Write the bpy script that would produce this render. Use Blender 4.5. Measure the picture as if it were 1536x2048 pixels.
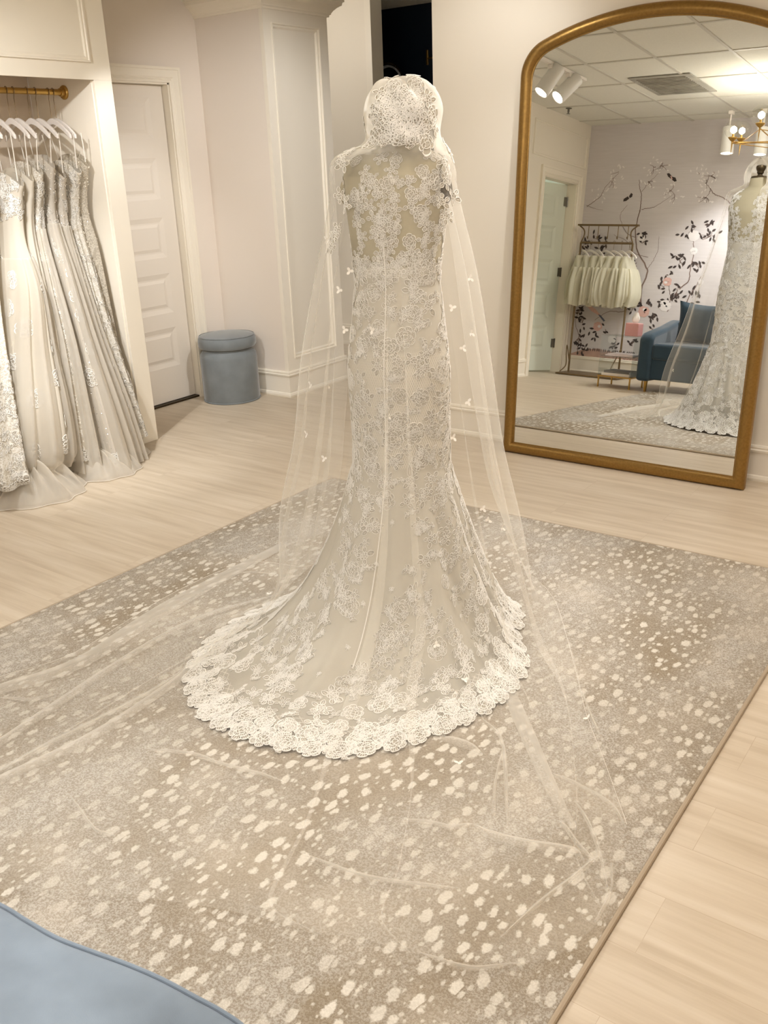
import bpy, bmesh, math, random
import numpy as np
from mathutils import Vector, Matrix
PI = math.pi
R_ = math.radians
rng = random.Random(7)
for o in list(bpy.data.objects): bpy.data.objects.remove(o)
scene = bpy.context.scene
COL = scene.collection

# ------------------------------------------------------------------ camera
H = 1.55
YAW, PITCH, ROLL, FPX = R_(-36.441), R_(21.084), R_(-2.239), 1833.6
def basis():
    y, p, r = YAW, PITCH, ROLL
    f = Vector((math.sin(y)*math.cos(p), math.cos(y)*math.cos(p), -math.sin(p)))
    rt = Vector((math.cos(y), -math.sin(y), 0)); up = rt.cross(f)
    rt2 = rt*math.cos(r) + up*math.sin(r); up2 = rt2.cross(f)
    return rt2, up2, f
CR, CU, CF = basis()
cam_d = bpy.data.cameras.new('camera'); cam = bpy.data.objects.new('camera', cam_d); COL.objects.link(cam)
cam_d.sensor_fit = 'HORIZONTAL'; cam_d.sensor_width = 36; cam_d.lens = FPX/1536*36
cam_d.clip_start = 0.05
cam.matrix_world = Matrix(((CR.x, CU.x, -CF.x, 0), (CR.y, CU.y, -CF.y, 0), (CR.z, CU.z, -CF.z, H), (0, 0, 0, 1)))
scene.camera = cam
scene.view_settings.view_transform = 'Standard'; scene.view_settings.look = 'None'
scene.view_settings.gamma = 1; scene.view_settings.use_curve_mapping = False
scene.view_settings.exposure = 0.48
w = bpy.data.worlds.new('world'); scene.world = w; w.use_nodes = True
w.node_tree.nodes['Background'].inputs[0].default_value = (1, .93, .85, 1)
w.node_tree.nodes['Background'].inputs[1].default_value = 0.35
try:
    scene.cycles.transparent_max_bounces = 40; scene.cycles.max_bounces = 10
    scene.cycles.diffuse_bounces = 5
except Exception: pass
WARM = (1.0, 1.0, 1.015)
# (x, y, size, watts): unseen ceiling panels added as fill light
FILL_PANELS = [(-0.75, 2.3, .6, 5), (-0.75, 0.6, .6, 17), (1.1, 1.6, .6, 1.5), (1.1, 3.6, .6, 6)]
SPOT_W = 68; CHAND_W = 6.5; EXTRA = 1.0
CEIL = 2.56

def ray(x, y): return CR*((x-768)/FPX) + CU*(-(y-1024)/FPX) + CF
def G(x, y, z=0.0):
    d = ray(x, y); t = (z-H)/d.z; return Vector((d.x*t, d.y*t, z))
def proj_np(P):
    P = np.asarray(P, float) - np.array([0, 0, H])
    a = P@np.array(CR); b = P@np.array(CU); c = P@np.array(CF)
    return 768+FPX*a/c, 1024-FPX*b/c

# ------------------------------------------------------------------ materials
def lin(c):
    if isinstance(c, str): c = tuple(int(c[i:i+2], 16) for i in (0, 2, 4))
    r = []
    for v in c:
        v = v/255; r.append(v/12.92 if v <= .04045 else ((v+.055)/1.055)**2.4)
    return (*r, 1)
class NT:
    def __init__(s, name):
        s.m = bpy.data.materials.new(name); s.m.use_nodes = True; s.t = s.m.node_tree
        s.b = s.t.nodes['Principled BSDF']; s.o = s.t.nodes['Material Output']
    def n(s, typ, **k):
        nd = s.t.nodes.new(typ)
        ins = k.pop('ins', {})
        for a, v in k.items(): setattr(nd, a, v)
        for a, v in ins.items():
            if hasattr(v, 'is_output') or isinstance(v, bpy.types.NodeSocket): s.t.links.new(v, nd.inputs[a])
            else: nd.inputs[a].default_value = v
        return nd
    def l(s, a, b): s.t.links.new(a, b)
    def math(s, op, a, b=None, c=None, clamp=False):
        nd = s.t.nodes.new('ShaderNodeMath'); nd.operation = op; nd.use_clamp = clamp
        for i, v in enumerate((a, b, c)):
            if v is None: continue
            if isinstance(v, (int, float)): nd.inputs[i].default_value = v
            else: s.l(v, nd.inputs[i])
        return nd.outputs[0]
    def mix(s, f, a, b):
        nd = s.t.nodes.new('ShaderNodeMix'); nd.data_type = 'RGBA'
        for i, v in ((0, f), (6, a), (7, b)):
            if isinstance(v, (int, float, tuple)): nd.inputs[i].default_value = v
            else: s.l(v, nd.inputs[i])
        return nd.outputs[2]
    def ramp(s, f, stops):
        nd = s.t.nodes.new('ShaderNodeValToRGB'); e = nd.color_ramp.elements
        while len(e) < len(stops): e.new(.5)
        for i, (p, c) in enumerate(stops):
            e[i].position = p; e[i].color = c if len(c) == 4 else (*c, 1)
        s.l(f, nd.inputs[0]); return nd.outputs[0]
    def noise(s, vec, scale, detail=2, rough=.5):
        nd = s.n('ShaderNodeTexNoise', ins={'Scale': scale, 'Detail': detail, 'Roughness': rough})
        if vec is not None: s.l(vec, nd.inputs['Vector'])
        return nd.outputs['Fac']
    def bump(s, h, dist=.002, strength=.5):
        nd = s.n('ShaderNodeBump', ins={'Strength': strength, 'Distance': dist}); s.l(h, nd.inputs['Height'])
        s.l(nd.outputs[0], s.b.inputs['Normal'])
def gray(v): return (v, v, v, 1)
def plain(name, c, rough=.6, metal=0, noise=0.0, nscale=40, bump=0.0, bscale=200, spec=.5, sheen=0, emit=None, es=0, trans=0, ior=1.45):
    t = NT(name); c = lin(c); b = t.b
    b.inputs['Roughness'].default_value = rough; b.inputs['Metallic'].default_value = metal
    b.inputs['Specular IOR Level'].default_value = spec; b.inputs['IOR'].default_value = ior
    if sheen: b.inputs['Sheen Weight'].default_value = sheen; b.inputs['Sheen Roughness'].default_value = .4
    if trans: b.inputs['Transmission Weight'].default_value = trans
    co = t.n('ShaderNodeTexCoord').outputs['Object']
    if noise:
        f = t.noise(co, nscale, 4)
        d = tuple(max(0, v*(1-noise)) for v in c[:3])+(1,); l = tuple(min(1, v*(1+noise)) for v in c[:3])+(1,)
        t.l(t.mix(f, d, l), b.inputs['Base Color'])
    else: b.inputs['Base Color'].default_value = c
    if bump: t.bump(t.noise(co, bscale, 3), bump)
    if emit: b.inputs['Emission Color'].default_value = lin(emit); b.inputs['Emission Strength'].default_value = es
    return t.m
M = {}
M['wall'] = plain('wall_paint', (234, 226, 211), .7, noise=.012, nscale=3, bump=.0004, bscale=350)
M['wall_tan'] = plain('wall_paint_tan', (228, 218, 206), .65, noise=.012, nscale=3, bump=.0004, bscale=350)
M['trim'] = plain('trim_paint', (238, 230, 214), .4)
M['door'] = plain('door_paint', (230, 221, 208), .42)
M['door_green'] = plain('door_paint_sage', (214, 218, 204), .4)
M['closet'] = plain('closet_paint', (222, 208, 190), .5)
M['navy'] = plain('navy_paint', (9, 22, 38), .5)
M['brass'] = plain('brushed_brass', (186, 150, 84), .32, 1, noise=.08, nscale=60)
M['goldframe'] = plain('antique_gold', (150, 117, 64), .34, .85, noise=.3, nscale=90, bump=.0006, bscale=400)
M['bronze'] = plain('dark_bronze', (74, 62, 44), .4, .8)
M['rackmetal'] = plain('aged_brass_metal', (132, 112, 84), .4, .8)
M['black'] = plain('black_rubber', (18, 18, 18), .5)
M['white'] = plain('white_lacquer', (238, 232, 226), .35)
M['hanger'] = plain('white_hanger_lacquer', (240, 234, 228), .28)
M['torso'] = plain('khaki_form_cloth', (160, 150, 124), .85, noise=.05, nscale=20, bump=.0004, bscale=900)
M['velvet_dark'] = plain('slate_blue_velvet', (116, 121, 122), .85, noise=.3, nscale=9, bump=.0005, bscale=700, sheen=.5)
M['velvet_light'] = plain('powder_blue_velvet', (122, 135, 148), .8, noise=.8, nscale=4.5, bump=.0004, bscale=500, sheen=.6)
M['velvet_chair'] = plain('dimmed_blue_velvet', (46, 68, 84), .8, noise=.16, nscale=7, bump=.0005, bscale=500, sheen=.6)  # the settee's blue velvet, its dimmer exposure put into the colour
M['pinkbox'] = plain('pink_ceramic', (206, 150, 146), .3)
M['paper'] = plain('white_paper', (238, 234, 228), .8)
M['magazine'] = plain('magazine_cover', (222, 208, 206), .35, noise=.2, nscale=30)
M['book_dark'] = plain('book_cover_grey', (120, 116, 110), .5)
M['rimglint'] = plain('steel_rim_glint', (225, 230, 235), .3, .3)  # pale tone stands in for the light reflected in the rim
M['hinge'] = plain('steel_hinge', (120, 116, 108), .35, .9)
M['vent'] = plain('grey_vent_metal', (168, 164, 154), .6, noise=.5, nscale=9)
M['grid'] = plain('ceiling_grid_metal', (206, 202, 192), .5)
M['spotbody'] = plain('white_spot_housing', (232, 230, 226), .35)
M['lampface'] = plain('lamp_face', (255, 250, 240), .5, emit=(255, 244, 226), es=14)
M['fillface'] = plain('fill_light_face', (255, 250, 240), .5, emit=(255, 226, 190), es=4)  # glowing face of the added fill panels and passage globe
M['filament'] = plain('bulb_glow', (255, 240, 210), .5, emit=(255, 226, 170), es=14)
M['silvermirror'] = plain('mirror_silvering', (236, 237, 234), 0.0, 1)
def glass(name, tint, a=.12, rough=.02):
    t = NT(name); t.t.nodes.remove(t.b)
    tr = t.n('ShaderNodeBsdfTransparent', ins={'Color': tint}).outputs[0]
    gl = t.n('ShaderNodeBsdfGlossy', ins={'Roughness': rough}).outputs[0]
    fr = t.n('ShaderNodeLayerWeight', ins={'Blend': .12}).outputs['Facing']
    f = t.math('ADD', t.math('MULTIPLY', t.math('POWER', fr, 2.0), .5), a*.3, clamp=True)
    mx = t.n('ShaderNodeMixShader'); t.l(f, mx.inputs[0]); t.l(tr, mx.inputs[1]); t.l(gl, mx.inputs[2])
    t.l(mx.outputs[0], t.o.inputs[0]); return t.m
M['glass'] = glass('clear_glass', (.97, .97, .95, 1))
M['acrylic'] = glass('clear_acrylic', (.93, .95, .94, 1), .3)

def cloth(name, c, alpha=1.0, c2=None, attr=False, net=False, glitter=0.0, lace=0.0, fine=0.25, transl=.35, powr=1.0, hatch=False):
    """sheer or opaque fabric: threads over holes. attr 'dens' scales cover per vertex; cover grows at grazing angles like real netting"""
    t = NT(name); t.t.nodes.remove(t.b); c = lin(c)
    uv = t.n('ShaderNodeUVMap').outputs[0]; co = t.n('ShaderNodeTexCoord').outputs['Object']
    col = None; cover = None
    base = c
    if fine:
        f = t.noise(uv, 520, 2)
        col = t.mix(f, tuple(v*(1-fine*.35) for v in c[:3])+(1,), tuple(min(1, v*(1+fine*.12)) for v in c[:3])+(1,))
    else: col = t.mix(0.0, c, c)
    if net or hatch:
        mp = t.n('ShaderNodeMapping'); t.l(uv, mp.inputs[0]); mp.inputs['Rotation'].default_value = (0, 0, PI/4)
        sp = t.n('ShaderNodeSeparateXYZ'); t.l(mp.outputs[0], sp.inputs[0])
        per = .0115
        def line(a):
            fr = t.math('FRACT', t.math('MULTIPLY', a, 1/per)); d = t.math('ABSOLUTE', t.math('SUBTRACT', fr, .5))
            return t.math('GREATER_THAN', d, .42)
        ln = t.math('MAXIMUM', line(sp.outputs[0]), line(sp.outputs[1]))
        if hatch:
            at = t.n('ShaderNodeAttribute', attribute_name='net').outputs['Fac']
            ln = t.math('MULTIPLY', ln, at)
        col = t.mix(ln, col, lin(c2 or (236, 229, 214)))
    if lace:
        v = t.n('ShaderNodeTexVoronoi', feature='DISTANCE_TO_EDGE', ins={'Scale': 70.0}); 
        dn = t.n('ShaderNodeTexNoise', ins={'Scale': 40.0, 'Detail': 2.0}); t.l(uv, dn.inputs['Vector'])
        av = t.n('ShaderNodeVectorMath', operation='SCALE'); t.l(dn.outputs['Color'], av.inputs[0]); av.inputs['Scale'].default_value = .03
        ad = t.n('ShaderNodeVectorMath', operation='ADD'); t.l(uv, ad.inputs[0]); t.l(av.outputs[0], ad.inputs[1])
        t.l(ad.outputs[0], v.inputs['Vector'])
        edge = t.math('LESS_THAN', v.outputs['Distance'], .12)
        m2 = t.math('GREATER_THAN', t.noise(uv, 14, 3), 1-lace)
        edge = t.math('MULTIPLY', edge, m2)
        col = t.mix(t.math('MULTIPLY', edge, .9), col, lin(c2 or (244, 240, 230)))
        cover = edge
    sh = t.n('ShaderNodeBsdfDiffuse'); t.l(col, sh.inputs[0])
    tl = t.n('ShaderNodeBsdfTranslucent'); t.l(col, tl.inputs[0])
    mx = t.n('ShaderNodeMixShader', ins={0: transl}); t.l(sh.outputs[0], mx.inputs[1]); t.l(tl.outputs[0], mx.inputs[2])
    out = mx.outputs[0]
    if glitter:
        v = t.n('ShaderNodeTexVoronoi', ins={'Scale': 160.0}); t.l(uv, v.inputs['Vector'])
        sp = t.n('ShaderNodeSeparateColor'); t.l(v.outputs['Color'], sp.inputs[0])
        g = t.math('MULTIPLY', t.math('LESS_THAN', v.outputs['Distance'], .3), t.math('GREATER_THAN', sp.outputs[0], 1-glitter))
        gs = t.n('ShaderNodeBsdfGlossy', ins={'Roughness': .25, 'Color': (1, 1, 1, 1)})
        nm = t.n('ShaderNodeTexWhiteNoise'); t.l(v.outputs['Position'], nm.inputs['Vector'])
        ge = t.n('ShaderNodeNewGeometry')
        sc = t.n('ShaderNodeVectorMath', operation='SUBTRACT'); t.l(nm.outputs['Color'], sc.inputs[0]); sc.inputs[1].default_value = (.5, .5, .5)
        a2 = t.n('ShaderNodeVectorMath', operation='ADD'); t.l(sc.outputs[0], a2.inputs[0]); t.l(ge.outputs['Normal'], a2.inputs[1])
        nn = t.n('ShaderNodeVectorMath', operation='NORMALIZE'); t.l(a2.outputs[0], nn.inputs[0]); t.l(nn.outputs[0], gs.inputs['Normal'])
        m = t.n('ShaderNodeMixShader'); t.l(g, m.inputs[0]); t.l(out, m.inputs[1]); t.l(gs.outputs[0], m.inputs[2]); out = m.outputs[0]
    if alpha < 1 or attr:
        a = alpha
        if attr:
            at = t.n('ShaderNodeAttribute', attribute_name='dens'); a = t.math('MULTIPLY', at.outputs['Fac'], alpha)
        ge = t.n('ShaderNodeNewGeometry'); dt = t.n('ShaderNodeVectorMath', operation='DOT_PRODUCT')
        t.l(ge.outputs['Normal'], dt.inputs[0]); t.l(ge.outputs['Incoming'], dt.inputs[1])
        cs = t.math('MAXIMUM', t.math('ABSOLUTE', dt.outputs['Value']), .12)
        one = t.math('SUBTRACT', 1.0, a)
        hole = t.math('POWER', one, t.math('POWER', t.math('DIVIDE', 1.0, cs), powr))
        a = t.math('SUBTRACT', 1.0, hole)
        if cover is not None: a = t.math('MAXIMUM', a, t.math('MULTIPLY', cover, .85))
        tr = t.n('ShaderNodeBsdfTransparent')
        m = t.n('ShaderNodeMixShader'); t.l(a, m.inputs[0]); t.l(tr.outputs[0], m.inputs[1]); t.l(out, m.inputs[2]); out = m.outputs[0]
    t.l(out, t.o.inputs[0]); return t.m
M['lining'] = cloth('ivory_skirt_net', (206, 199, 184), 1.0, attr=True, hatch=True, c2=(240, 233, 220), fine=.5, transl=.2)
M['cord'] = cloth('lace_cord', (244, 240, 232), fine=.15, transl=.15)
M['lacefill'] = cloth('lace_ground', (184, 176, 160), fine=.5, transl=.15)  # ground darkened between the cords to deepen the relief shade
M['veil'] = cloth('veil_tulle', (248, 243, 232), 1.0, attr=True, fine=.2, transl=.4, powr=.55)
M['petal'] = cloth('petal_silk', (246, 241, 232), fine=.1, transl=.3)
M['ivory1'] = cloth('ivory_lace_fabric', (222, 214, 198), lace=.62, fine=.4)
M['ivory2'] = cloth('glitter_tulle', (224, 216, 202), glitter=.12, fine=.4)
M['ivory3'] = cloth('beaded_lace_fabric', (214, 205, 188), lace=.55, glitter=.1, fine=.4)
M['ivory4'] = cloth('plain_ivory_chiffon', (228, 220, 204), fine=.25)
M['greylace'] = cloth('grey_lace_fabric', (196, 186, 168), lace=.6, glitter=.05, fine=.5, c2=(222, 214, 198))
M['tulle'] = cloth('gown_tulle', (236, 229, 216), .5, fine=.3, transl=.4, powr=.7)
M['creamtulle'] = cloth('cream_tulle', (240, 236, 216), .88, fine=.4, transl=.4, powr=.7)
M['satin'] = plain('hanging_strap_satin', (236, 230, 220), .4)
M['pearl'] = plain('pearl', (238, 230, 216), .18, 0, spec=.8)

def mat_floor():
    t = NT('light_oak_planks'); co = t.n('ShaderNodeTexCoord').outputs['Object']
    br = t.n('ShaderNodeTexBrick', ins={'Scale': 1.0, 'Mortar Size': .0008, 'Brick Width': 1.25, 'Row Height': .18, 'Color1': gray(0), 'Color2': gray(1), 'Mortar': gray(.5)})
    br.offset = .37; t.l(co, br.inputs['Vector'])
    mp = t.n('ShaderNodeMapping', ins={'Scale': (1.2, 16, 1)}); t.l(co, mp.inputs[0])
    mp2 = t.n('ShaderNodeMapping', ins={'Scale': (4, 130, 1)}); t.l(co, mp2.inputs[0])
    # a grain shift per plank
    ad = t.n('ShaderNodeVectorMath', operation='ADD'); t.l(mp.outputs[0], ad.inputs[0])
    sc = t.n('ShaderNodeVectorMath', operation='SCALE'); t.l(br.outputs['Color'], sc.inputs[0]); sc.inputs['Scale'].default_value = 9.0
    t.l(sc.outputs[0], ad.inputs[1])
    f1 = t.noise(ad.outputs[0], 1.6, 5, .55); f2 = t.noise(mp2.outputs[0], 1.0, 3, .6)
    c = t.ramp(f1, [(.28, lin((178, 162, 140))), (.5, lin((197, 183, 162))), (.72, lin((209, 197, 179)))])
    c = t.mix(t.math('MULTIPLY', f2, .35), c, lin((178, 158, 131)))
    c = t.mix(t.math('MULTIPLY', br.outputs['Color'], .12), c, lin((224, 210, 188)))
    c = t.mix(t.math('MULTIPLY', br.outputs['Fac'], .35), c, lin((150, 124, 96)))
    t.l(c, t.b.inputs['Base Color']); t.b.inputs['Roughness'].default_value = .42
    t.bump(t.math('SUBTRACT', f2, t.math('MULTIPLY', br.outputs['Fac'], .6)), .0006, .3)
    return t.m
M['floor'] = mat_floor()

def mat_rug():
    t = NT('antelope_print_rug'); co = t.n('ShaderNodeTexCoord').outputs['Object']
    nz = t.n('ShaderNodeTexNoise', ins={'Scale': 9.0, 'Detail': 2.0}); t.l(co, nz.inputs['Vector'])
    sc = t.n('ShaderNodeVectorMath', operation='SCALE'); t.l(nz.outputs['Color'], sc.inputs[0]); sc.inputs['Scale'].default_value = .03
    ad = t.n('ShaderNodeVectorMath', operation='ADD'); t.l(co, ad.inputs[0]); t.l(sc.outputs[0], ad.inputs[1])
    mp = t.n('ShaderNodeMapping', ins={'Scale': (1.32, .76, 1), 'Rotation': (0, 0, R_(8))}); t.l(ad.outputs[0], mp.inputs[0])
    def spots(scale, thr, keep):
        v = t.n('ShaderNodeTexVoronoi', voronoi_dimensions='2D', ins={'Scale': scale, 'Randomness': .7}); t.l(mp.outputs[0], v.inputs['Vector'])
        s = t.n('ShaderNodeSeparateColor'); t.l(v.outputs['Color'], s.inputs[0])
        fz = t.noise(co, 110, 2)
        d = t.math('ADD', v.outputs['Distance'], t.math('MULTIPLY', t.math('SUBTRACT', fz, .5), .30))
        rad = t.math('MULTIPLY', t.math('ADD', t.math('MULTIPLY', s.outputs[0], .7), .6), thr)
        m = t.math('SUBTRACT', rad, d); m = t.math('MULTIPLY', m, 11, clamp=True)
        return t.math('MULTIPLY', m, t.math('GREATER_THAN', s.outputs[1], keep))
    band = t.noise(mp.outputs[0], 2.1, 3, .6)
    bm = t.ramp(band, [(.36, gray(0.22)), (.60, gray(1))])
    bm2 = t.ramp(band, [(.36, gray(0)), (.64, gray(1))])
    sp = t.math('MAXIMUM', spots(18.5, .275, .03), t.math('MULTIPLY', spots(33, .20, .2), .7))
    spk = t.noise(co, 210, 2, .75)
    base = t.mix(bm2, lin((184, 178, 168)), lin((154, 142, 124)))
    g = t.ramp(spk, [(.42, gray(0)), (.58, gray(1))])
    base = t.mix(t.math('MULTIPLY', g, .55), base, lin((116, 102, 82)))
    base = t.mix(t.math('MULTIPLY', t.ramp(t.noise(co, 3.3, 3), [(.5, gray(0)), (.75, gray(1))]), .35), base, lin((206, 194, 176)))
    f = t.math('MULTIPLY', sp, t.math('MULTIPLY', bm, .85))
    c = t.mix(f, base, lin((220, 213, 200)))
    c = t.mix(t.math('MULTIPLY', g, .14), c, lin((140, 124, 100)))
    t.l(c, t.b.inputs['Base Color']); t.b.inputs['Roughness'].default_value = .95; t.b.inputs['Specular IOR Level'].default_value = .1
    t.bump(spk, .004, .6); return t.m
M['rug'] = mat_rug()
M['rugedge'] = plain('rug_binding', (168, 152, 130), .9, bump=.001, bscale=300)

def mat_ceiling():
    t = NT('ceiling_tile'); co = t.n('ShaderNodeTexCoord').outputs['Object']
    f = t.noise(co, 90, 4); t.l(t.mix(f, lin((222, 220, 210)), lin((236, 234, 224))), t.b.inputs['Base Color'])
    t.b.inputs['Roughness'].default_value = .9; t.bump(t.noise(co, 180, 4), .002); return t.m
M['ceiling'] = mat_ceiling()
def mat_mural():
    t = NT('mural_silk_ground'); co = t.n('ShaderNodeTexCoord').outputs['Object']
    mp = t.n('ShaderNodeMapping', ins={'Scale': (3, 3, 60)}); t.l(co, mp.inputs[0])
    f = t.noise(mp.outputs[0], 2, 4); f2 = t.noise(co, 1.3, 2)
    c = t.mix(f, lin((206, 200, 200)), lin((224, 219, 220))); c = t.mix(t.math('MULTIPLY', f2, .3), c, lin((196, 187, 186)))
    t.l(c, t.b.inputs['Base Color']); t.b.inputs['Roughness'].default_value = .6; return t.m
M['mural'] = mat_mural()
M['mleaf'] = plain('mural_leaf_paint', (70, 60, 58), .7, noise=.3, nscale=40)
M['mbranch'] = plain('mural_branch_paint', (132, 112, 104), .7, noise=.2, nscale=60)
M['mpale'] = plain('mural_pale_paint', (236, 231, 230), .7)
M['mpink'] = plain('mural_pink_paint', (222, 182, 172), .7, noise=.15, nscale=60)
M['mground'] = plain('mural_ground_paint', (188, 156, 142), .7, noise=.3, nscale=12)
M['mblue'] = plain('mural_blue_paint', (98, 104, 124), .7)

# ------------------------------------------------------------------ mesh helpers
class MB:
    def __init__(s): s.v = []; s.f = []; s.mi = []; s.m = 0
    def add(s, V, F):
        n = len(s.v); s.v += [tuple(p) for p in V]; s.f += [tuple(i+n for i in f) for f in F]; s.mi += [s.m]*len(F); return s
    def box(s, a, b):
        x0, y0, z0 = a; x1, y1, z1 = b
        V = [(x0, y0, z0), (x1, y0, z0), (x1, y1, z0), (x0, y1, z0), (x0, y0, z1), (x1, y0, z1), (x1, y1, z1), (x0, y1, z1)]
        return s.add(V, [(0, 3, 2, 1), (4, 5, 6, 7), (0, 1, 5, 4), (1, 2, 6, 5), (2, 3, 7, 6), (3, 0, 4, 7)])
    def tube(s, pts, r, n=10, cap=True, closed=False):
        pts = [Vector(p) for p in pts]; N = len(pts); rs = r if isinstance(r, (list, tuple)) else [r]*N
        V = []; F = []; prev = None
        for i, p in enumerate(pts):
            if closed: d = pts[(i+1) % N]-pts[i-1]
            else: d = pts[min(i+1, N-1)]-pts[max(i-1, 0)]
            d.normalize()
            if prev is None:
                a = Vector((0, 0, 1)) if abs(d.z) < .9 else Vector((1, 0, 0)); u = d.cross(a).normalized()
            else: u = (prev-d*prev.dot(d)).normalized()
            prev = u; v = d.cross(u)
            for k in range(n):
                a = 2*PI*k/n; V.append(p+(u*math.cos(a)+v*math.sin(a))*rs[i])
        for i in range(N if closed else N-1):
            j = (i+1) % N
            for k in range(n):
                k2 = (k+1) % n; F.append((i*n+k, i*n+k2, j*n+k2, j*n+k))
        if cap and not closed: F.append(tuple(range(n))[::-1]); F.append(tuple((N-1)*n+k for k in range(n)))
        return s.add(V, F)
    def lathe(s, prof, c=(0, 0, 0), n=32, axis=None, cap=True):
        V = []; F = []; c = Vector(c)
        ax = Vector(axis).normalized() if axis else Vector((0, 0, 1))
        a = Vector((1, 0, 0)) if abs(ax.x) < .9 else Vector((0, 1, 0)); u = ax.cross(a).normalized(); v = ax.cross(u)
        for r, z in prof:
            for k in range(n):
                t = 2*PI*k/n; V.append(c+ax*z+(u*math.cos(t)+v*math.sin(t))*r)
        for i in range(len(prof)-1):
            for k in range(n):
                k2 = (k+1) % n; F.append((i*n+k, i*n+k2, (i+1)*n+k2, (i+1)*n+k))
        if cap: F.append(tuple(range(n))[::-1]); F.append(tuple((len(prof)-1)*n+k for k in range(n)))
        return s.add(V, F)
    def prism(s, poly, z0, z1):
        n = len(poly); V = [(x, y, z0) for x, y in poly]+[(x, y, z1) for x, y in poly]
        F = [tuple(range(n))[::-1], tuple(range(n, 2*n))]+[(i, (i+1) % n, (i+1) % n+n, i+n) for i in range(n)]
        return s.add(V, F)
    def xf(s, Mx, start=0):
        for i in range(start, len(s.v)): s.v[i] = tuple(Mx@Vector(s.v[i]))
        return s
    def build(s, name, mats, parent=None, smooth=True, bevel=0, seg=2, fixn=True, solid=0, sub=0, local=False):
        return mk(name, s.v, s.f, mats, parent, smooth, bevel, seg, s.mi, fixn, solid, sub, local)
def mk(name, V, F, mats, parent=None, smooth=True, bevel=0, seg=2, mi=None, fixn=False, solid=0, sub=0, local=False, uv=None, attrs=None, angle=35):
    me = bpy.data.meshes.new(name)
    off = parent.location if (parent is not None and not local) else Vector((0, 0, 0))
    if parent is not None and parent.parent is not None and not local: off = off+parent.parent.location
    V = np.asarray(V, dtype=float)-np.array(off)
    me.from_pydata(V.tolist(), [], [list(f) for f in F])
    if not isinstance(mats, (list, tuple)): mats = [mats]
    for m in mats: me.materials.append(M[m] if isinstance(m, str) else m)
    if mi is not None and len(mats) > 1: me.polygons.foreach_set('material_index', mi)
    if uv is not None:
        l = me.uv_layers.new(name='UVMap'); idx = np.zeros(len(me.loops), dtype=np.int32); me.loops.foreach_get('vertex_index', idx)
        l.data.foreach_set('uv', np.asarray(uv, dtype=float)[idx].ravel())
    if attrs:
        for k, a in attrs.items():
            at = me.attributes.new(k, 'FLOAT', 'POINT'); at.data.foreach_set('value', np.asarray(a, dtype=float))
    if fixn:
        bm = bmesh.new(); bm.from_mesh(me); bmesh.ops.recalc_face_normals(bm, faces=bm.faces); bm.to_mesh(me); bm.free()
    if smooth:
        me.polygons.foreach_set('use_smooth', [True]*len(me.polygons))
        if angle < 180:
            try: me.set_sharp_from_angle(angle=R_(angle))
            except Exception: pass
    me.update()
    o = bpy.data.objects.new(name, me); COL.objects.link(o)
    if parent is not None: o.parent = parent
    if solid:
        md = o.modifiers.new('solid', 'SOLIDIFY'); md.thickness = solid; md.offset = 0
    if bevel:
        md = o.modifiers.new('bevel', 'BEVEL'); md.width = bevel; md.segments = seg; md.limit_method = 'ANGLE'; md.angle_limit = R_(40)
    if sub:
        md = o.modifiers.new('sub', 'SUBSURF'); md.levels = sub; md.render_levels = sub
    return o
def thing(name, label, cat, loc=(0, 0, 0), group=None):
    o = bpy.data.objects.new(name, None); COL.objects.link(o); o.location = loc; o.empty_display_size = .1
    o['label'] = label; o['category'] = cat
    if group: o['group'] = group
    return o
def tag(o, label, cat, group=None):
    o['label'] = label; o['category'] = cat
    if group: o['group'] = group
    return o
def struct(o): o['kind'] = 'structure'; return o
def copy_tree(o, parent=None):
    c = o.copy(); COL.objects.link(c); c.parent = parent
    for ch in list(o.children): copy_tree(ch, c)
    return c
def grid_faces(n, m, closed=False):
    F = []
    for i in range(n-1):
        for j in range(m if closed else m-1):
            j2 = (j+1) % m; F.append((i*m+j, i*m+j2, (i+1)*m+j2, (i+1)*m+j))
    return F
def catmull(pts, n):
    P = np.asarray([tuple(p) for p in pts], float); P = np.vstack([2*P[0]-P[1], P, 2*P[-1]-P[-2]]); out = []
    K = len(P)-3
    for i in range(n):
        t = i/(n-1)*K; k = min(int(t), K-1); u = t-k; a, b, c, d = P[k:k+4]
        out.append(.5*((2*b)+(c-a)*u+(2*a-5*b+4*c-d)*u*u+(-a+3*b-3*c+d)*u**3))
    return np.array(out)
def resample(P, n):
    d = np.r_[0, np.cumsum(np.linalg.norm(np.diff(P, axis=0), axis=1))]; t = np.linspace(0, d[-1], n)
    return np.stack([np.interp(t, d, P[:, k]) for k in range(3)], 1)

# ------------------------------------------------------------------ mirror geometry (a real leaning mirror; reflections are traced by the renderer)
TILT = R_(4.2); MY = 4.345
MN = Vector((0, -math.cos(TILT), math.sin(TILT)))
def RF(x, y, X=None, Y=None, Z=None):
    """where the line of sight through the leaning mirror meets a plane of the room"""
    d = ray(x, y); p0 = Vector((0, MY, 0)); c = Vector((0, 0, H))
    h = c+d*(((p0-c).dot(MN))/d.dot(MN)); r = d-MN*(2*d.dot(MN))
    t = (X-h.x)/r.x if X is not None else (Y-h.y)/r.y if Y is not None else (Z-h.z)/r.z
    return h+r*t

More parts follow.
